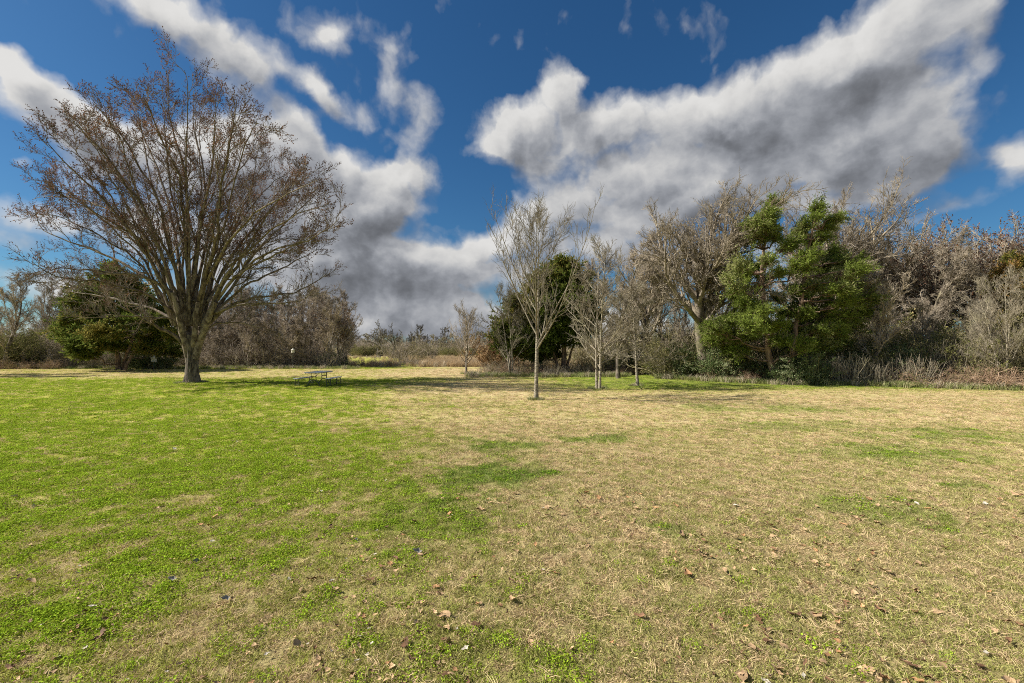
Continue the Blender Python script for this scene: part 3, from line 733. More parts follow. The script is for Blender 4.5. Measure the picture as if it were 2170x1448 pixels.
row('small bare tree in the distant tree line', 'distant tree line across the field', np.linspace(700, 1100, 46), 122, 165, 701, 722, [farA, farB], 'distant_tree', 8)
row('low olive scrub tree at the distant tree line', 'scrub along the distant tree line', np.linspace(740, 1100, 26), 105, 125, 722, 736, [farB], 'distant_shrub', 8)
row('far bare tree seen through gaps in the woods', 'far trees seen through the woods', np.linspace(-500, 690, 22).tolist() + np.linspace(1110, 2800, 30).tolist(), 95, 150, 690, 715, [farA, farB], 'distant_tree', 15)

# ------------------------------------------------------------------ cedars made of branches carrying foliage pads
def cedar(name, label, px, d, pads, mat, trunks, dens=1.0, dep=2.6, seed=1, wind=0.25, leafL=.10, kk=5, lw=.42):
    rng = np.random.default_rng(seed)
    bx = GX(px, d); root = thing(name, label, 'tree', (bx, d, gz(bx, d) - .02)); org = np.array(root.location)
    tr = Soup(); TP = []
    for (pts, r0) in trunks:
        P = np.array([W(x, y, d + dz) for (x, y, dz) in pts]) - org; P[0, 2] = -0.1
        P, L = resample(P, 16); P[0, 2] = -0.1
        P[1:] += rng.normal(0, .03, (15, 3)); tr.tube((P[None], (r0 * (1 - .85 * np.linspace(0, 1, 16)))[None], None), 10); TP.append(P)
    TPa = np.concatenate(TP)
    link('trunk', tr.mesh(name + '_trunk', M['cedar_bark'], True), root)
    br = Soup(); lf = Soup()
    for (cx, cy, rx, ry) in pads:
        dz = rng.uniform(-dep, dep) * (0.45 + 0.55 * min(1.0, (cy - pads[0][1]) / 150.0))
        dd = d + dz; c = W(cx, cy, dd) - org
        a, b = rx / F * dd * 1.05, ry / F * dd * 1.1; cdep = a * rng.uniform(.8, 1.1)
        # carrying branch from the nearest lower trunk point
        cand = TPa[TPa[:, 2] < c[2] - 0.1]
        if len(cand) == 0: cand = TPa
        s = cand[np.argmin(np.linalg.norm(cand - (c - [0, 0, .6]), axis=1))]
        mid = (s + c) / 2 + [0, 0, -.15]
        P, L = resample([s, mid, c], 9); P[1:-1] += rng.normal(0, .05, (7, 3)) * min(L, 2)
        br.tube((P[None], np.linspace(.065, .018, 9)[None], None), 5)
        # branchlets into the pad
        a *= rng.uniform(.85, 1.2); b *= rng.uniform(.8, 1.25)
        nb = int((10 + 22 * a) * dens)
        u = rng.normal(0, 1, (nb, 3)); u = u / np.linalg.norm(u, axis=1)[:, None] * (rng.random((nb, 1)) ** .45)
        E = c + u * [a, cdep, b] + rng.normal(0, .08, (nb, 3))
        st = P[rng.integers(4, 9, nb)]
        Lb = np.linalg.norm(E - st, axis=1) * 1.05
        BB = grow(rng, st, norm(E - st + [0, 0, -.12]), Lb, np.full(nb, .016), np.full(nb, .007), 5, .13, .05); br.tube(BB, 3)
        # feathery sprays: side twigs clothed with narrow scale leaves, leaning out, up and downwind
        ns = int(nb * (9 + 9 * a))
        bi = rng.integers(0, nb, ns); f = rng.uniform(1.6, 5.0, ns); si = np.minimum(f.astype(int), 4); fr = (f - si)[:, None]
        base = BB[0][bi, si] * (1 - fr) + BB[0][bi, si + 1] * fr
        along_ = norm(BB[0][bi, 5] - BB[0][bi, 3])
        outd = norm(along_ * .8 + rng.normal(0, .55, (ns, 3)) + [wind, -.05, .28])
        SL = rng.uniform(.10, .44, ns)
        k_ = kk
        tt = np.tile((np.arange(k_) + .5) / k_, ns)[:, None]
        lp = np.repeat(base, k_, 0) + np.repeat(outd * SL[:, None], k_, 0) * tt + rng.normal(0, .012, (ns * k_, 3))
        V, q = leaves(rng, lp, np.repeat(outd, k_, 0), np.full(len(lp), leafL * 1.25), np.full(len(lp), leafL * lw), .50)
        lf.add(V, q)
    link('branches', br.mesh(name + '_branches', M['cedar_bark']), root)
    link('crown', lf.mesh(name + '_crown', mat), root)
    return root

R_PADS = [(1637,432,16,16),(1632,450,22,14),(1612,463,24,13),(1630,478,24,13),(1592,482,22,12),(1612,497,28,12),(1580,510,18,12),(1645,500,18,10),
 (1733,436,13,16),(1726,458,20,12),(1772,464,22,9),(1752,480,18,10),(1745,500,14,9),(1700,478,14,12),(1690,496,24,13),(1676,514,22,10),(1718,515,20,12),(1660,530,14,8),
 (1560,556,22,15),(1590,560,30,16),(1535,584,20,14),(1548,600,20,14),(1570,580,24,12),(1625,552,20,10),
 (1712,540,24,14),(1768,536,22,12),(1752,556,36,14),(1790,556,28,12),(1700,566,22,12),(1815,572,24,11),(1790,585,30,11),(1745,580,26,10),(1835,565,14,8),
 (1620,590,22,10),(1650,575,16,9),(1600,612,18,10),(1556,628,16,10),(1575,640,24,10),(1640,630,24,11),(1690,608,26,12),(1735,604,26,12),(1786,612,28,12),(1826,608,24,10),
 (1700,636,30,13),(1750,636,32,14),(1800,638,30,12),(1846,636,26,9),(1868,646,14,7),(1610,655,30,11),(1660,660,28,12),(1570,668,22,10),
 (1540,680,24,10),(1505,694,24,8),(1590,688,30,11),(1640,690,28,11),(1700,664,30,12),(1750,668,32,13),(1795,668,28,12),(1830,664,20,10),
 (1500,716,26,10),(1545,708,34,12),(1590,712,26,10),(1690,696,34,12),(1735,698,30,12),(1780,700,30,12),(1815,690,18,10),(1530,735,28,9),
 (1700,728,28,12),(1745,730,28,12),(1785,728,24,11),(1650,720,20,9),(1560,745,24,9),(1690,755,26,10),(1735,760,26,10)]
cedar('cedar_tree', 'tall ragged green cedar with two windswept tops in front of the right-hand wood', 1665, 25.8, R_PADS, M['cedar_leaf'],
      [([(1640,812,0),(1628,740,0),(1618,660,0),(1612,560,.3),(1625,500,0),(1638,425,0)], .20), ([(1668,812,.3),(1685,720,.3),(1700,620,.2),(1715,520,.2),(1732,432,0)], .17)], 1.15, 2.4, 3, .55, .12, 6, .27)
_r = np.random.default_rng(44)
for (x_, y_) in zip(_r.uniform(1530, 1800, 34), _r.uniform(560, 770, 34)): R_PADS.append((x_, y_, _r.uniform(14, 26), _r.uniform(8, 13)))
for (x_, y_) in zip(_r.uniform(1500, 1770, 26), _r.uniform(700, 790, 26)): R_PADS.append((x_, y_, _r.uniform(16, 30), _r.uniform(8, 13)))
L_PADS = [(236,566,16,9),(228,582,26,10),(256,594,30,11),(216,604,34,12),(282,612,34,12),(190,626,38,13),(240,626,40,13),(300,634,34,12),(160,646,36,11),(210,650,44,14),(270,652,44,14),(325,658,32,12),
 (180,672,48,13),(240,674,50,14),(300,680,46,14),(350,682,32,14),(142,680,24,9),(125,704,24,6),(165,704,44,12),(220,704,50,13),(280,708,50,14),(335,712,40,13),(374,716,24,13),
 (160,728,32,10),(205,730,48,11),(262,734,46,10),(318,738,34,9),(360,740,34,8),(386,748,14,5),(180,748,32,7)]
cedar('cedar_tree', 'broad dark green cedar with several bare trunks behind the biggest tree on the left', 255, 41, L_PADS, M['cedar_dark'],
      [([(252,784,0),(248,740,0),(244,680,0),(238,570,0)], .22), ([(258,784,.2),(272,740,.2),(290,690,.3),(300,640,.4)], .16), ([(262,784,-.2),(284,745,-.3),(300,715,-.5),(330,680,-.6)], .14)], 1.05, 4.0, 5, .0, .20, 3, .5)
C_PADS = [(1130,660,60,22),(1190,620,50,24),(1180,680,70,22),(1230,650,40,22),(1085,700,36,16),(1192,556,26,9),(1175,570,30,10),(1215,572,30,11),(1160,590,34,12),(1205,594,36,13),(1240,590,20,11),(1135,612,34,12),(1185,616,40,13),(1232,614,34,13),(1110,636,32,12),(1160,640,40,13),(1215,640,40,13),(1258,640,24,12),
 (1092,660,34,12),(1140,664,40,13),(1195,664,40,13),(1245,664,30,12),(1070,684,30,12),(1115,688,38,13),(1170,690,40,13),(1225,690,36,12),(1062,708,28,11),(1105,712,36,12),(1155,714,36,12),(1205,714,36,12),(1060,732,24,10),(1095,738,32,9),(1270,665,18,10)]
for (a_, r_) in zip(_r.uniform(0, 6.28, 46), _r.random(46) ** .6): C_PADS.append((1155 + 108 * r_ * math.cos(a_), 668 + 98 * r_ * math.sin(a_), _r.uniform(18, 30), _r.uniform(9, 14)))
cedar('cedar_tree', 'rounded dark green cedar in the middle, behind the nearest young tree', 1190, 35, C_PADS, M['cedar_dark'],
      [([(1195,795,0),(1196,740,0),(1192,660,0),(1190,560,0)], .22), ([(1190,795,.2),(1170,740,.2),(1140,680,.3),(1120,640,.4)], .14), ([(1198,795,.2),(1212,740,.2),(1232,680,.3)], .12)], 1.0, 2.6, 7, .0, .19, 3, .5)
E_PADS = [(2150,548,18,10),(2135,566,24,11),(2162,570,24,11),(2116,588,20,10),(2145,592,28,12),(2175,594,26,12),(2108,612,20,11),(2140,618,28,12),(2172,622,28,12),(2112,640,22,11),(2150,646,30,12),(2185,646,26,12),
 (2104,666,22,11),(2140,670,28,12),(2175,674,28,12),(2100,692,22,11),(2135,698,28,12),(2172,702,28,12),(2210,660,28,14),(2215,700,28,12),(2110,716,24,10),(2150,722,28,10)]
cedar('cedar_tree', 'brownish green cedar at the right edge of the photo', 2150, 28, E_PADS, M['cedar_brown'],
      [([(2150,800,0),(2152,740,0),(2150,650,0),(2150,550,0)], .17), ([(2158,800,.2),(2175,740,.2),(2190,670,.3)], .12)], .9, 2.2, 9, .0, .14, 4)

# ------------------------------------------------------------------ shrubs
def shrub_proto(name, seed, H, Wd, nst, n2, n3, thin, wood, leaf=None, nleaf=0, ll=.06, lw=.03, spread=.6, wig=.2, up=.03, base=.5, lfrom=.2):
    rng = np.random.default_rng(seed)
    s = Soup(); a = rng.random(nst) * 2 * PI; r = np.sqrt(rng.random(nst)) * Wd * base
    S = np.stack([np.cos(a) * r, np.sin(a) * r, np.full(nst, -.03)], -1)
    D = np.stack([np.cos(a) * spread * rng.random(nst), np.sin(a) * spread * rng.random(nst), np.ones(nst)], -1) + rng.normal(0, .15, (nst, 3))
    B = grow(rng, S, D, H * rng.uniform(.5, 1.1, nst), np.full(nst, thin * 2.2), np.full(nst, thin), 7, wig, up); s.tube(B, 4)
    last = B
    for n_, lf_ in ((n2, .5), (n3, .5)):
        if not n_: continue
        S, D, L, R, _ = kids(rng, last, n_, .15, 1.0, .4, 1.1, lf_, .6, up=.05, lmin=.12)
        R = np.clip(R, thin * .6, thin); last = grow(rng, S, D, L, R, R * .6, 3, wig, up); s.tube(last, 3)
    mats = [M[wood]]
    if leaf:
        mats.append(M[leaf]); P = last[0].reshape(-1, 3); P = P[P[:, 2] > lfrom * H * .5]
        pk = P[rng.integers(0, len(P), nleaf)] + rng.normal(0, .05, (nleaf, 3))
        V, q = leaves(rng, pk, rng.normal(0, 1, (nleaf, 3)) + [0, 0, .4], np.full(nleaf, ll), np.full(nleaf, lw), .3); s.add(V, q, m=1)
    return s.mesh(name, mats)
SH = {
 'bare': [shrub_proto('bare_shrub_a', 101, 2.2, 1.1, 26, 7, 5, .007, 'olive_twig'), shrub_proto('bare_shrub_b', 102, 2.0, 1.3, 30, 7, 4, .007, 'grey_twig')],
 'pink': [shrub_proto('pink_shrub_a', 103, 2.2, 1.2, 26, 7, 5, .009, 'pink_twig'), shrub_proto('pink_shrub_b', 104, 2.0, 1.4, 28, 6, 5, .009, 'pink_twig', wig=.28)],
 'bramble': [shrub_proto('bramble_a', 105, 1.3, 1.3, 60, 6, 3, .006, 'brown_twig', 'brown_leaf', 500, .07, .03, .9, .33, -.09), shrub_proto('bramble_b', 106, 1.2, 1.4, 60, 6, 3, .006, 'brown_twig', 'olive_leaf', 900, .07, .035, .9, .33, -.09)],
 'holly': [shrub_proto('holly_a', 107, 2.0, 1.1, 24, 7, 4, .008, 'olive_twig', 'holly_leaf', 6000, .085, .05, .7, .2, .02), shrub_proto('holly_b', 108, 1.7, 1.2, 24, 7, 4, .008, 'olive_twig', 'holly_leaf', 5500, .08, .045, .7, .2, .02)],
 'olive': [shrub_proto('olive_a', 109, 2.2, 1.1, 26, 7, 5, .007, 'olive_twig', 'olive_leaf', 5000, .08, .04), shrub_proto('olive_b', 110, 2.0, 1.3, 26, 7, 5, .007, 'olive_twig', 'olive_leaf', 3500, .08, .04)],
 'stalks': [shrub_proto('stalks_a', 111, 1.6, .9, 34, 2, 0, .007, 'pale_twig', None, 0, spread=.25, wig=.06, up=.05), shrub_proto('stalks_b', 112, 1.5, 1.0, 30, 3, 2, .006, 'pale_twig', None, 0, spread=.25, wig=.08, up=.05)],
 'rust': [shrub_proto('rust_a', 113, 2.4, 1.0, 14, 7, 5, .009, 'brown_twig', 'brown_leaf', 4500, .11, .07)],
}
rng = np.random.default_rng(500)
def shrubs(kind, name, label, group, pts, s0, s1, cat='shrub', zs=1.0):
    pts = list(pts)
    for (x, y) in pts:
        me = SH[kind][rng.integers(len(SH[kind]))]; s = rng.uniform(s0, s1)
        o = link(name, me, None, (x, y, gz(x, y) - .02), rng.uniform(0, 6.28), (s, s, s * zs)); z_ = zone(CX + x / y * F, y); tag(o, label + z_, cat, group + z_)
def edge_right(px):                      # depth of the right wood's front edge
    return np.interp(px, [1380, 1500, 1640, 1760, 1900, 2040, 2170, 2400], [30.5, 27.5, 25.3, 24.6, 24.0, 22.6, 21.6, 20.0])
def along(pxs, off0, off1, j=10):
    for px in pxs:
        p_ = px + rng.uniform(-j, j); d = edge_right(p_) + rng.uniform(off0, off1); yield (GX(p_, d), d)
shrubs('bramble', 'bramble', 'tangled brown bramble fronting the wood', 'brambles fronting the right-hand wood', along(np.linspace(1870, 2260, 20), -.2, 1.6), .75, 1.15)
shrubs('bramble', 'bramble', 'low bramble at the cedar foot', 'brambles under the tall cedar', along(np.linspace(1500, 1860, 14), .5, 1.8), .6, .95)
shrubs('stalks', 'dry_stalks', 'clump of pale upright dry stalks', 'dry stalks fronting the right-hand wood', along(np.linspace(1740, 1960, 15), -.1, 1.0), .7, 1.15, 'plant')
shrubs('stalks', 'dry_stalks', 'clump of tall pale stems behind brambles', 'pale stems behind the brambles', along(np.linspace(1980, 2240, 12), 1.2, 2.6), 1.1, 1.7, 'plant')
shrubs('holly', 'evergreen_shrub', 'glossy grey-green evergreen shrub at the lawn edge', 'evergreen shrubs under the tall cedar', along(np.linspace(1655, 1740, 7), .0, 1.0, 5), .55, .85)
shrubs('holly', 'evergreen_shrub', 'dark evergreen shrub at the wood edge', 'evergreen shrubs left of the tall cedar', along(np.linspace(1450, 1610, 11), .8, 2.4, 8), .75, 1.15)
shrubs('holly', 'evergreen_shrub', 'evergreen shrub in the shade of the wood', 'evergreen shrubs right of the tall cedar', along(np.linspace(1760, 2060, 8), 1.8, 3.5, 8), .8, 1.2)
shrubs('olive', 'olive_shrub', 'olive leafy shrub inside the wood edge', 'olive shrubs in the right-hand wood', along(np.linspace(1390, 2260, 34), 1.8, 4.5), .9, 1.5)
shrubs('bare', 'twiggy_shrub', 'bare twiggy shrub inside the wood edge', 'twiggy shrubs in the right-hand wood', along(np.linspace(1380, 2260, 44), 1.2, 5.5), .9, 1.6)
shrubs('olive', 'olive_shrub', 'tall olive shrub deep in the wood', 'tall shrubs deep in the right-hand wood', along(np.linspace(1390, 2300, 34), 5, 11), 1.4, 2.1)
shrubs('olive', 'distant_scrub', 'olive scrub closing the far side of the field', 'scrub closing the far side of the field', [(GX(px, d), d) for px, d in zip(rng.uniform(690, 1120, 80), rng.uniform(104, 118, 80))], .6, 1.35)
shrubs('pink', 'distant_scrub', 'brown scrub under the distant tree line', 'brown scrub under the distant tree line', [(GX(px, d), d) for px, d in zip(rng.uniform(690, 1120, 60), rng.uniform(112, 130, 60))], 1.4, 2.4)
shrubs('pink', 'thicket_shrub', 'brown brush filling the left wood', 'brush deep in the left wood', [(GX(px, d), d) for px, d in zip(rng.uniform(-300, 690, 90), rng.uniform(56, 75, 90))], 1.6, 2.4)
shrubs('bare', 'twiggy_shrub', 'bare brush far behind the rounded cedar', 'brush far behind the rounded cedar', [(GX(px, d), d) for px, d in zip(rng.uniform(1130, 1500, 40), rng.uniform(50, 75, 40))], 1.6, 2.4)
# middle, under the round cedar
mid = lambda a, b, n, d0, d1: [(GX(px, d), d) for px, d in zip(np.linspace(a, b, n) + rng.uniform(-8, 8, n), rng.uniform(d0, d1, n))]
shrubs('bare', 'twiggy_shrub', 'low bare brush under the rounded cedar', 'brush under the rounded cedar', mid(1030, 1340, 20, 33.5, 38), .45, .8)
shrubs('bramble', 'bramble', 'brown bramble at the foot of the rounded cedar', 'brambles under the rounded cedar', mid(1040, 1330, 18, 33, 36), .6, .95)
shrubs('stalks', 'dry_stalks', 'pale dry weed clump at the lawn edge', 'dry weeds by the rounded cedar', mid(1015, 1240, 12, 32.0, 34), .4, .65, 'plant')
shrubs('rust', 'rusty_shrub', 'small shrub holding rusty leaves left of the rounded cedar', 'rusty-leaved shrubs beside the rounded cedar', mid(1036, 1060, 2, 38, 40), 1.1, 1.4)
shrubs('olive', 'olive_shrub', 'dark olive shrub in the shaded opening', 'olive shrubs around the shaded opening', mid(1300, 1460, 11, 33, 40), 1.0, 1.5)
shrubs('bare', 'twiggy_shrub', 'bare brush closing the back of the shaded opening', 'brush behind the shaded opening', mid(1240, 1480, 16, 38, 46), 1.2, 1.9)
# left wood
shrubs('pink', 'thicket_shrub', 'bare pinkish shrub at the thicket foot', 'shrubs at the foot of the thicket', mid(330, 715, 32, 46.2, 50), .9, 1.5)
shrubs('bare', 'twiggy_shrub', 'bare brush under the left-hand cedar', 'brush under the left-hand cedar', mid(90, 340, 18, 44.5, 50), .8, 1.3)
shrubs('holly', 'evergreen_shrub', 'grey-green evergreen shrub behind the white feeder', 'evergreen shrubs by the feeder', mid(285, 345, 5, 43.5, 45.5), .8, 1.15)
shrubs('olive', 'olive_shrub', 'big olive shrub mound', 'olive shrubs at the left edge', mid(-140, 60, 12, 45, 50), 1.5, 2.1)
shrubs('pink', 'thicket_shrub', 'greyish bare shrub beyond the olive mound', 'shrubs left of the left-hand cedar', mid(50, 200, 14, 47, 54), 1.3, 2.0)
shrubs('bramble', 'bramble', 'rusty low bramble along the left lawn edge', 'brambles along the left lawn edge', mid(-140, 130, 16, 43.5, 46), .7, 1.0)
# field edge
shrubs('pink', 'field_shrub', 'brown shrub at the field edge', 'brown shrubs at the field edge', mid(725, 900, 12, 50, 54), .3, .5)
shrubs('bare', 'field_shrub', 'tall loose shrub standing in the reeds', 'tall shrubs standing in the reeds', [(GX(852, 62), 62), (GX(872, 64), 64), (GX(905, 66), 66), (GX(842, 60), 60)], 1.5, 1.9)
shrubs('holly', 'evergreen_shrub', 'dark green shrub just behind the picnic table', 'dark shrubs behind the picnic table', mid(690, 712, 3, 47, 48.5), .6, .8)

# ------------------------------------------------------------------ stuff: scattered by geometry nodes from unlinked pieces
def scatter(name, meshes, pts, rots, scl, idx, col=None):
    coll = bpy.data.collections.new(name + '_pieces')
    for i, me in enumerate(meshes):
        o = bpy.data.objects.new('%s_piece_%02d' % (name, i), me); coll.objects.link(o)
    scl = np.asarray(scl, float); scl = scl if scl.ndim == 2 else np.repeat(scl[:, None], 3, 1)
    at = {'rot': ('FLOAT_VECTOR', rots), 'scl': ('FLOAT_VECTOR', scl), 'pick': ('INT', idx)}
    if col is not None: at['col'] = ('FLOAT_VECTOR', col)
    me = bpy.data.meshes.new(name); me.vertices.add(len(pts)); me.vertices.foreach_set('co', np.asarray(pts, dtype=np.float32).ravel())
    for an, (typ, arr) in at.items():
        a = me.attributes.new(an, typ, 'POINT')
        a.data.foreach_set('vector' if typ == 'FLOAT_VECTOR' else 'value', np.asarray(arr, dtype=np.int32 if typ == 'INT' else np.float32).ravel())
    o = link(name, me); o['kind'] = 'stuff'
    g = bpy.data.node_groups.new(name + '_nodes', 'GeometryNodeTree')
    g.interface.new_socket('Geometry', in_out='INPUT', socket_type='NodeSocketGeometry')
    g.interface.new_socket('Geometry', in_out='OUTPUT', socket_type='NodeSocketGeometry')
    n = g.nodes; L = g.links.new
    gi = n.new('NodeGroupInput'); go = n.new('NodeGroupOutput'); ip = n.new('GeometryNodeInstanceOnPoints'); ci = n.new('GeometryNodeCollectionInfo')
    ci.inputs['Collection'].default_value = coll; ci.inputs['Separate Children'].default_value = True; ci.inputs['Reset Children'].default_value = True
    def attr(nm, dt):
        a = n.new('GeometryNodeInputNamedAttribute'); a.data_type = dt; a.inputs['Name'].default_value = nm
        return [s for s in a.outputs if s.enabled and s.name == 'Attribute'][0]
    mtp = n.new('GeometryNodeMeshToPoints'); L(gi.outputs[0], mtp.inputs['Mesh'])
    L(mtp.outputs[0], ip.inputs['Points']); L(ci.outputs[0], ip.inputs['Instance']); ip.inputs['Pick Instance'].default_value = True
    L(attr('pick', 'INT'), ip.inputs['Instance Index']); L(attr('rot', 'FLOAT_VECTOR'), ip.inputs['Rotation']); L(attr('scl', 'FLOAT_VECTOR'), ip.inputs['Scale'])
    L(ip.outputs[0], go.inputs[0])
    md = o.modifiers.new('scatter', 'NODES'); md.node_group = g
    return o

def tuft(seed, kind, rad_, H, nb, wd):
    rng = np.random.default_rng(seed); s = Soup()
    a = rng.random(nb) * 2 * PI; r = np.sqrt(rng.random(nb)) * rad_
    B = np.stack([np.cos(a) * r, np.sin(a) * r, np.full(nb, -.004)], -1)
    if kind == 'clover':
        h = rng.uniform(.3, 1, nb) * H
        Cc = B + np.stack([np.zeros(nb), np.zeros(nb), h], -1)
        D = rng.normal(0, 1, (nb, 3)) * [1, 1, .45]
        V, q = leaves(rng, Cc, D, np.full(nb, wd * 1.6), np.full(nb, wd * 1.4), .2); s.add(V, q)
        return s.mesh('clover_piece', M['tuft'])
    lean = rng.uniform(.25, 1.1, nb) if kind == 'green' else rng.uniform(.7, 2.2, nb)
    aa = rng.random(nb) * 2 * PI
    D = norm(np.stack([np.cos(aa) * lean, np.sin(aa) * lean, np.ones(nb)], -1)); L = H * rng.uniform(.6, 1.25, nb)
    mid = B + D * (L * .55)[:, None]; D2 = norm(D + np.stack([np.cos(aa) * .7, np.sin(aa) * .7, np.full(nb, -.25)], -1)); tip = mid + D2 * (L * .5)[:, None]
    tip[:, 2] = np.maximum(tip[:, 2], .004)
    S = norm(np.cross(D, rng.normal(0, 1, (nb, 3)))) * wd * .5
    V = np.stack([B - S, B + S, mid + S * .8, mid - S * .8, tip], 1).reshape(-1, 3)
    i = (np.arange(nb) * 5)[:, None]
    s.add(V, i + np.array([[0, 1, 2, 3]]), i + np.array([[3, 2, 4]]))
    return s.mesh('tuft_piece', M['tuft'])
def grass():
    rng = np.random.default_rng(900)
    pieces = [tuft(1, 'green', .055, .050, 26, .0042), tuft(2, 'green', .06, .042, 28, .0042), tuft(3, 'dry', .065, .055, 26, .0036), tuft(4, 'dry', .06, .045, 28, .0036),
              tuft(5, 'clover', .07, .042, 60, .0095), tuft(6, 'clover', .06, .034, 54, .009), tuft(7, 'dry', .05, .085, 16, .0034)]
    Y = []; X = []; SZ = []
    for (y0, y1, rho, sz) in ((1.3, 3.6, 620, .95), (3.6, 5.5, 460, 1.0), (5.5, 8, 300, 1.1), (8, 12, 170, 1.3), (12, 18, 62, 1.8), (18, 28, 28, 2.2), (28, 46, 11, 2.8)):
        n = int(rho * 1.22 * (y1 ** 2 - y0 ** 2) + rho * 1.5 * (y1 - y0))
        y = np.sqrt(rng.uniform(y0 ** 2, y1 ** 2, n)); x = rng.uniform(-1, 1, n) * (1.22 * y + .8)
        X.append(x); Y.append(y); SZ.append(np.full(n, sz))
    X = np.concatenate(X); Y = np.concatenate(Y); SZ = np.concatenate(SZ); n = len(X)
    dr = dryness(X, Y)
    # sparse where the clumps thin out
    cl = fbm(X * 4.5, Y * 4.5, 71, 3)
    keep = rng.random(n) < 0.45 + 1.3 * cl
    keep &= ~((Y > 30) & (X > 3) & (Y > 34)); X, Y, SZ, dr, cl = X[keep], Y[keep], SZ[keep], dr[keep], cl[keep]; n = len(X)
    isdry = rng.random(n) < np.clip(.10 + dr * .85, 0, .80)
    lush = ss(-(X + .2 * Y), -1.5, 3.5)
    clov = (~isdry) & (rng.random(n) < (.12 + .5 * lush) * (1 - ss(dr, .05, .6)))
    pick = np.where(isdry, np.where(rng.random(n) < .14, 6, 2 + rng.integers(0, 2, n)), rng.integers(0, 2, n)); pick = np.where(clov, 4 + rng.integers(0, 2, n), pick)
    tan = np.array([.68, .515, .32]); tan2 = np.array([.50, .36, .215]); g1 = np.array([.39, .425, .052]); g2 = np.array([.325, .325, .100]); cv = np.array([.29, .385, .032])
    u = rng.random((n, 1)); col = np.where(isdry[:, None], tan * u + tan2 * (1 - u), 0)
    lg = lush[:, None] * .75 + rng.random((n, 1)) * .25
    gcol = g1 * lg + g2 * (1 - lg)
    col = np.where(isdry[:, None], col, np.where(clov[:, None], cv * (.8 + .5 * u), gcol * (.85 + .3 * u)))
    # patches of grass on their way to straw
    half = ((rng.random(n) < .30) & ~clov)[:, None]; col = np.where(half, .5 * col + .5 * (tan * .5 + g2 * .5), col)
    pf = patches(X, Y)[:, None] * (rng.random((n, 1)) < .85); col = col * (1 - pf) + np.array([.135, .235, .028]) * (.8 + .4 * u) * pf
    pts = np.stack([X, Y, ground_z(X, Y) - .002], -1)
    rots = np.stack([rng.normal(0, .1, n), rng.normal(0, .1, n), rng.uniform(0, 6.28, n)], -1)
    scl = SZ * rng.uniform(.7, 1.25, n) * (.75 + .55 * cl)
    scl = np.stack([scl, scl, np.minimum(scl, 1.0 + .12 * scl)], -1)
    scatter('grass', pieces, pts, rots, scl, pick, col)
grass()

# reeds and tall dry grass between lawn and field
def clump(seed, H, r, nb, wd, mat):
    rng = np.random.default_rng(seed); a = rng.random(nb) * 2 * PI; q_ = np.sqrt(rng.random(nb)) * r
    B = np.stack([np.cos(a) * q_, np.sin(a) * q_, np.full(nb, -.02)], -1); aa = rng.random(nb) * 2 * PI; l = rng.uniform(.05, .45, nb)
    D = norm(np.stack([np.cos(aa) * l, np.sin(aa) * l, np.ones(nb)], -1)); L = H * rng.uniform(.5, 1.15, nb)
    mid = B + D * (L * .6)[:, None]; D2 = norm(D + np.stack([np.cos(aa) * .5, np.sin(aa) * .5, np.full(nb, -.1)], -1)); tip = mid + D2 * (L * .45)[:, None]
    S = norm(np.cross(D, rng.normal(0, 1, (nb, 3)))) * wd * .5
    V = np.stack([B - S, B + S, mid + S, mid - S, tip], 1).reshape(-1, 3); i = (np.arange(nb) * 5)[:, None]
    s = Soup(); s.add(V, i + np.array([[0, 1, 2, 3]]), i + np.array([[3, 2, 4]])); return s.mesh('clump_piece', M[mat])
def field():
    rng = np.random.default_rng(901)
    def pts_in(px0, px1, d0, d1, n):
        d = np.sqrt(rng.uniform(d0 ** 2, d1 ** 2, n)); px = rng.uniform(px0, px1, n); return np.stack([(px - CX) / F * d, d], -1)
    P = np.concatenate([pts_in(890, 1140, 48, 56, 600), pts_in(930, 1180, 56, 85, 800), pts_in(700, 900, 49, 52, 60), pts_in(850, 960, 56, 90, 250), pts_in(690, 870, 60, 72, 24), pts_in(690, 900, 84, 98, 70), pts_in(1140, 1500, 42, 60, 500)])
    n = len(P)
    scatter('reeds', [clump(1, 1.15, .35, 60, .022, 'reed'), clump(2, 1.0, .4, 60, .022, 'stalk'), clump(3, .9, .4, 70, .022, 'reed')],
            np.stack([P[:, 0], P[:, 1], ground_z(P[:, 0], P[:, 1])], -1), np.stack([np.zeros(n), np.zeros(n), rng.uniform(0, 6.28, n)], -1), rng.uniform(.42, .85, n), rng.choice([0, 0, 1, 2], n))
    # long weeds at the lawn's edges
    pr = np.array([(GX(px, edge_right(px) - .15 + rng.uniform(-.4, .6)), edge_right(px) - .15 + rng.uniform(-.4, .6)) for px in rng.uniform(1400, 2280, 420)])
    pl = pts_in(-150, 760, 43.6, 46.5, 700); pm = pts_in(990, 1330, 31.5, 34.0, 420)
    ring = []
    for px, d, r_, c_ in ((408, 26, .62, 46), (1136, depth_of(847), .2, 14), (1268, depth_of(825), .35, 22), (1351, depth_of(818), .25, 16), (988, depth_of(793), .4, 24), (255, 41, .8, 40)):
        for a_ in rng.uniform(0, 6.28, c_):
            rr_ = r_ * rng.uniform(.75, 1.4); ring.append((GX(px, d) + math.cos(a_) * rr_, d + math.sin(a_) * rr_))
    P = np.concatenate([pr, pl, pm, np.array(ring)]); n = len(P)
    scatter('edge_weeds', [clump(4, .32, .25, 60, .014, 'weed'), clump(5, .25, .3, 60, .014, 'olive_leaf'), clump(6, .40, .2, 40, .013, 'stalk')],
            np.stack([P[:, 0], P[:, 1], ground_z(P[:, 0], P[:, 1])], -1), np.stack([np.zeros(n), np.zeros(n), rng.uniform(0, 6.28, n)], -1), np.where(np.arange(n) >= n - len(ring), .45, 1.0) * rng.uniform(.6, 1.3, n), rng.choice([0, 0, 1, 2], n))
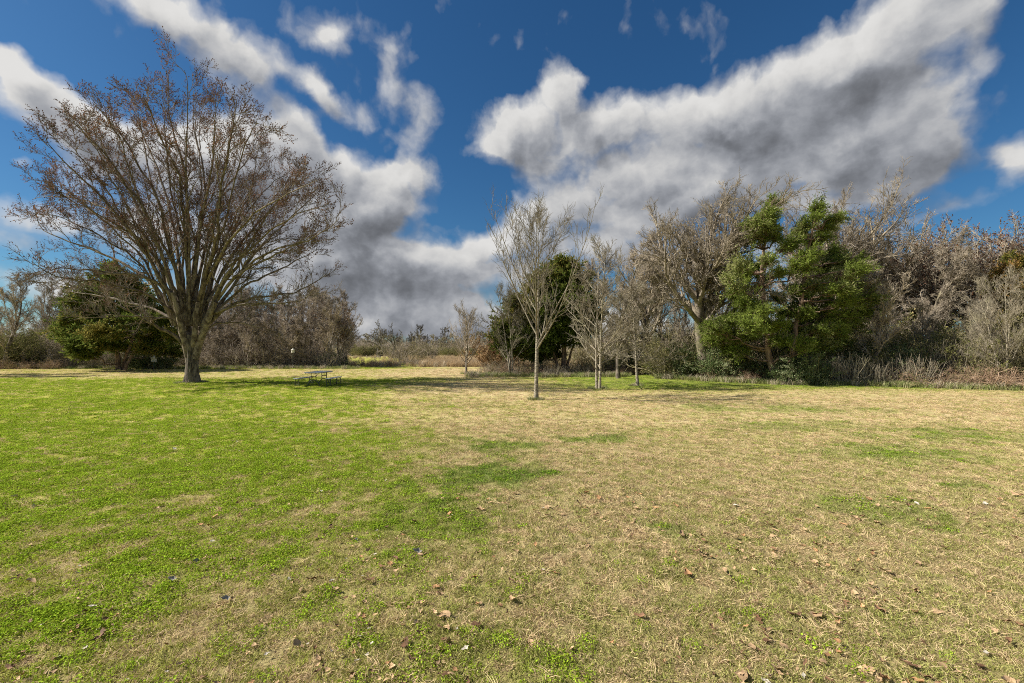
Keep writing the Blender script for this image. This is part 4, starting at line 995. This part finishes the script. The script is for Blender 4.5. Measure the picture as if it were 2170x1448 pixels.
field()

# leaf litter
def litter_mat(name, c):
    m, k = new_mat(name)
    tc = k.n('ShaderNodeTexCoord'); oi = k.n('ShaderNodeObjectInfo')
    n = k.noise(tc.outputs['Object'], 30, 4.0, .6)
    c0 = k.mix(k.mr(n, .35, .7), tuple(x * .55 for x in c), c)
    h = k.n('ShaderNodeHueSaturation', inp={'Color': c0}); k.link(k.mr(oi.outputs['Random'], 0, 1, .65, 1.3, 'LINEAR'), h.inputs['Value'])
    p = k.n('ShaderNodeBsdfPrincipled', inp={'Roughness': .7, 'Specular IOR Level': .2}); k.link(h.outputs[0], p.inputs['Base Color'])
    k.link(p.outputs[0], k.n('ShaderNodeOutputMaterial').inputs[0]); return m
LM = [litter_mat('leaf_tan', (.54, .36, .20)), litter_mat('leaf_brown', (.24, .13, .07)), litter_mat('leaf_bleached', (.58, .52, .42)), litter_mat('leaf_orange', (.54, .30, .14))]
def leaf_mesh(seed, mat, L=.075, Wd=.038):
    rng = np.random.default_rng(seed); nu, nv = 6, 3; curl = rng.uniform(.1, .5); bend = rng.uniform(-.3, .6)
    V = []
    for i in range(nu):
        t = i / (nu - 1); w = Wd * math.sin(PI * min(max(t, .06), .94)) ** .8 * (1 + .2 * rng.normal())
        for j in range(nv):
            v = (j - 1); V.append(((t - .5) * L, v * w * .5 + .006 * rng.normal(), curl * Wd * .5 * abs(v) + bend * L * (t - .5) ** 2 + .003 * rng.normal()))
    q = [(i * nv + j, (i + 1) * nv + j, (i + 1) * nv + j + 1, i * nv + j + 1) for i in range(nu - 1) for j in range(nv - 1)]
    return mesh_np('fallen_leaf', V, [np.array(q)], mat, smooth=False)
leafs = [leaf_mesh(s, LM[m_]) for s, m_ in ((1, 0), (2, 1), (3, 0), (4, 1), (5, 3), (6, 2), (7, 0), (8, 1), (9, 3))]
rng = np.random.default_rng(31)
LEAFLAB = {0: 'dry tan leaf lying in the foreground grass', 1: 'dark brown dry leaf lying in the foreground grass', 2: 'bleached whitish leaf lying in the foreground grass', 3: 'orange-brown dry leaf lying in the foreground grass'}
LEAFGRP = {0: 'dry tan leaves in the foreground', 1: 'dark brown leaves in the foreground', 2: 'bleached leaves in the foreground', 3: 'orange-brown leaves in the foreground'}
cls = [0, 1, 0, 1, 3, 2, 0, 1, 3]
special = [(885,1178,.11,5,'curled grey-white leaf right of the green patches in the left foreground'), (30,1057,.14,5,'bleached leaf farthest left on the green lawn'), (365,1232,.08,5,'upturned pale leaf left of centre low in the foreground'),
           (478,1275,.09,5,'small white upright leaf in the left foreground'), (62,1238,.11,0,'long tan leaf in the lower left corner of the lawn'), (370,958,.10,5,'small white leaf on the green lawn in the middle distance left')]
for (px, py, L, kx, lab) in special:
    d = depth_of(py); x = GX(px, d)
    o = link('fallen_leaf', leafs[kx], None, (x, d, gz(x, d) + .045), rng.uniform(0, 6.28), L / .075 * .85); o.rotation_euler = (.5, .3, rng.uniform(0, 6.28)); tag(o, lab, 'leaf')
cnt = 0
while cnt < 290:
    y = rng.uniform(2.6, 6.2); x = rng.uniform(-1.13, 1.13) * y
    dens = .25 + .75 * ss(np.array([x + .3 * y]), -1, 1.5)[0]
    if y > 4: dens *= .6
    dens *= .25 + 1.5 * ss(fbm(np.array([x * 1.3]), np.array([y * 1.3]), 88, 3), .42, .62)[0]
    if rng.random() > dens: continue
    kx = int(rng.choice(9, p=[.16, .12, .16, .13, .11, .03, .13, .08, .08])); s = rng.uniform(.5, 1.15) * (1.45 if rng.random() < .15 else 1)
    o = link('fallen_leaf', leafs[kx], None, (x, y, gz(x, y) + rng.uniform(.012, .034)), 0, s); o.rotation_euler = (rng.normal(0, .22), rng.normal(0, .22), rng.uniform(0, 6.28))
    z_ = ', ' + ('left' if x / y < -.4 else 'centre' if x / y < .4 else 'right') + (' bottom edge' if y < 3.4 else ' part')
    tag(o, LEAFLAB[cls[kx]] + z_, 'leaf', LEAFGRP[cls[kx]] + z_); cnt += 1
n = 5200
y = 2.4 + 24 * rng.random(n) ** 1.7; x = rng.uniform(-1.18, 1.18, n) * y
kp = rng.random(n) < .15 + .9 * ss(fbm(x * 1.3, y * 1.3, 88, 3), .42, .62); x, y = x[kp], y[kp]; n = len(x)
pk = rng.choice(9, n, p=[.16, .17, .15, .15, .07, .04, .12, .10, .04]); pk = np.where((x < -.2 * y) & (rng.random(n) < .15), 5, pk)
scatter('leaf_litter', leafs, np.stack([x, y, ground_z(x, y) + rng.uniform(.012, .04, n)], -1), np.stack([rng.normal(0, .35, n), rng.normal(0, .35, n), rng.uniform(0, 6.28, n)], -1), rng.uniform(.25, .75, n), pk)

# ------------------------------------------------------------------ picnic table and benches
M['plastic'] = plain_mat('table_plastic', (0.50, 0.51, 0.53), .38, noise_amt=.05)
M['steel'] = plain_mat('powder_steel', (0.055, 0.06, 0.065), .45, .3, noise_amt=.05)
M['white_paint'] = plain_mat('white_paint', (0.62, 0.60, 0.50), .7, noise_amt=.10, nscale=8)
M['green_pole'] = plain_mat('pole_metal', (0.10, 0.11, 0.10), .5, .4)
def slab(name, L, Wd, T, z, mat, parent, r=.05):
    import bmesh
    bm = bmesh.new(); pts = []
    for sx, sy, a0 in ((1, 1, 0), (-1, 1, 90), (-1, -1, 180), (1, -1, 270)):
        for i in range(5):
            a = rad(a0 + i * 22.5); pts.append((sx * (L / 2 - r) + math.cos(a) * r, sy * (Wd / 2 - r) + math.sin(a) * r))
    vs = [bm.verts.new((x_, y_, z)) for x_, y_ in pts]; f = bm.faces.new(vs)
    e = bmesh.ops.extrude_face_region(bm, geom=[f]); bmesh.ops.translate(bm, vec=(0, 0, T), verts=[v for v in e['geom'] if isinstance(v, bmesh.types.BMVert)])
    bmesh.ops.recalc_face_normals(bm, faces=bm.faces)
    top = [ed for ed in bm.edges if all(abs(v.co.z - (z + T)) < 1e-5 for v in ed.verts)]
    bmesh.ops.bevel(bm, geom=top, offset=.008, segments=2, affect='EDGES')
    me = bpy.data.meshes.new(name); bm.to_mesh(me); bm.free(); me.materials.append(mat)
    return link(name, me, parent)
def rod(parent, name, paths, r, mat, n=14):
    s = Soup()
    for p_ in paths:
        P = np.array(p_, float)
        if len(P) > 2: P, _ = resample(P, n)
        s.tube((P[None], np.full((1, len(P)), r), None), 8)
    return link(name, s.mesh(name, mat, True), parent)
TH = rad(88)
tcx = GX(676, 24.4)
tab = thing('picnic_table', 'white folding picnic table with dark wishbone legs between its two benches', 'table', (tcx, 24.4, gz(tcx, 24.4)), TH)
slab('tabletop', 1.83, .76, .045, .70, M['plastic'], tab)
rod(tab, 'side_rail', [[(-.82, .33, .69), (.82, .33, .69)]], .013, M['steel']); rod(tab, 'side_rail', [[(-.82, -.33, .69), (.82, -.33, .69)]], .013, M['steel'])
for sx in (-1, 1):
    x0 = sx * .62
    rod(tab, 'leg_frame', [[(x0, -.13, .69), (x0, -.13, .33)], [(x0, .13, .69), (x0, .13, .33)], [(x0, -.33, .012), (x0, -.30, .10), (x0, -.20, .24), (x0, -.11, .32), (x0, .11, .32), (x0, .20, .24), (x0, .30, .10), (x0, .33, .012)],
                           [(x0, -.30, .69), (x0, .30, .69)], [(x0, -.13, .5), (x0, .13, .5)]], .021, M['steel'], 24)
    rod(tab, 'brace', [[(x0, 0, .60), (x0 - sx * .30, 0, .69)], [(x0, -.1, .5), (x0 - sx * .38, -.1, .68)]], .009, M['steel'])
for side, lab in ((-1, 'folding white bench on the left side of the picnic table'), (1, 'folding white bench on the right side of the picnic table')):
    # local +y of the table points to the photo's left
    off = np.array([math.cos(TH - PI / 2), math.sin(TH - PI / 2)]) * side * .80
    bx_, by_ = tcx + off[0], 24.4 + off[1]
    b = thing('folding_bench', lab, 'bench', (bx_, by_, gz(bx_, by_)), TH + side * .05)
    slab('seat', 1.75, .28, .035, .405, M['plastic'], b, .04)
    for sx in (-1, 1):
        x0 = sx * .70
        rod(b, 'leg_frame', [[(x0, -.10, .40), (x0, -.115, .012)], [(x0, .10, .40), (x0, .115, .012)], [(x0, -.11, .09), (x0, .11, .09)], [(x0, -.1, .398), (x0, .1, .398)]], .017, M['steel'])
        rod(b, 'brace', [[(x0, 0, .25), (x0 - sx * .14, 0, .33), (x0 - sx * .26, 0, .40)]], .008, M['steel'])
        rod(b, 'brace', [[(x0, -.105, .20), (x0 - sx * .03, 0, .24), (x0, .105, .20)]], .008, M['steel'])

# ------------------------------------------------------------------ white feeders on poles
def feeder(label, px, py_mid, d, w, h, rz):
    x = GX(px, d); z = CH + (HY - py_mid) / F * d
    t = thing('bird_feeder', label, 'bird feeder', (x, d, gz(x, d)), rz)
    s = Soup()
    n = 6; th = np.arange(n) * 2 * PI / n
    zb = z - h * .35
    def prism(prof, name, mat, sm=False):
        V = np.concatenate([np.stack([np.cos(th) * r, np.sin(th) * r, np.full(n, zz)], -1) for r, zz in prof]); kq = len(prof)
        i = np.arange(kq - 1)[:, None] * n; j = np.arange(n)[None, :]; q = np.stack([i + j, i + (j + 1) % n, i + n + (j + 1) % n, i + n + j], -1).reshape(-1, 4)
        so = Soup(); so.add(V, q); return link(name, so.mesh(name, mat, sm), t)
    prism([(0.001, zb), (w * .44, zb), (w * .44, zb + h * .55), (.001, zb + h * .56)], 'body', M['white_paint'])
    prism([(0.001, zb - .02), (w * .52, zb - .02), (w * .52, zb - .002), (.001, zb - .001)], 'tray', M['white_paint'])
    prism([(.001, zb + h * .552), (w * .60, zb + h * .555), (w * .58, zb + h * .60), (w * .25, zb + h * .74), (w * .09, zb + h * .90), (w * .05, zb + h), (.001, zb + h * 1.01)], 'roof', M['white_paint'])
    rod(t, 'pole', [[(0, 0, -.05), (0, 0, zb - .02)]], .022, M['green_pole'])
    for a in th[:3]:
        c_ = (math.cos(a + PI / n), math.sin(a + PI / n)); dm = w * .385
        so = Soup(); u = np.array([-c_[1], c_[0], 0]); cc = np.array([c_[0] * dm, c_[1] * dm, zb + h * .30]); tt = np.arange(10) * 2 * PI / 10
        V = np.concatenate([[cc + np.array([c_[0], c_[1], 0]) * .006], cc + np.array([c_[0], c_[1], 0]) * .006 + (u[None] * np.cos(tt)[:, None] + np.array([0, 0, 1.0])[None] * np.sin(tt)[:, None]) * w * .09])
        so.add(V, t=np.stack([np.zeros(10, int), 1 + np.arange(10), 1 + (np.arange(10) + 1) % 10], -1)); link('entrance_hole', so.mesh('entrance_hole', M['steel']), t)
feeder('white lantern-shaped bird feeder on a pole beneath the left-hand cedar', 326, 762, 41.5, .52, .62, .2)
feeder('small white bird house on a pole before the thicket, above the picnic table', 621, 744, 44.5, .34, .46, .5)
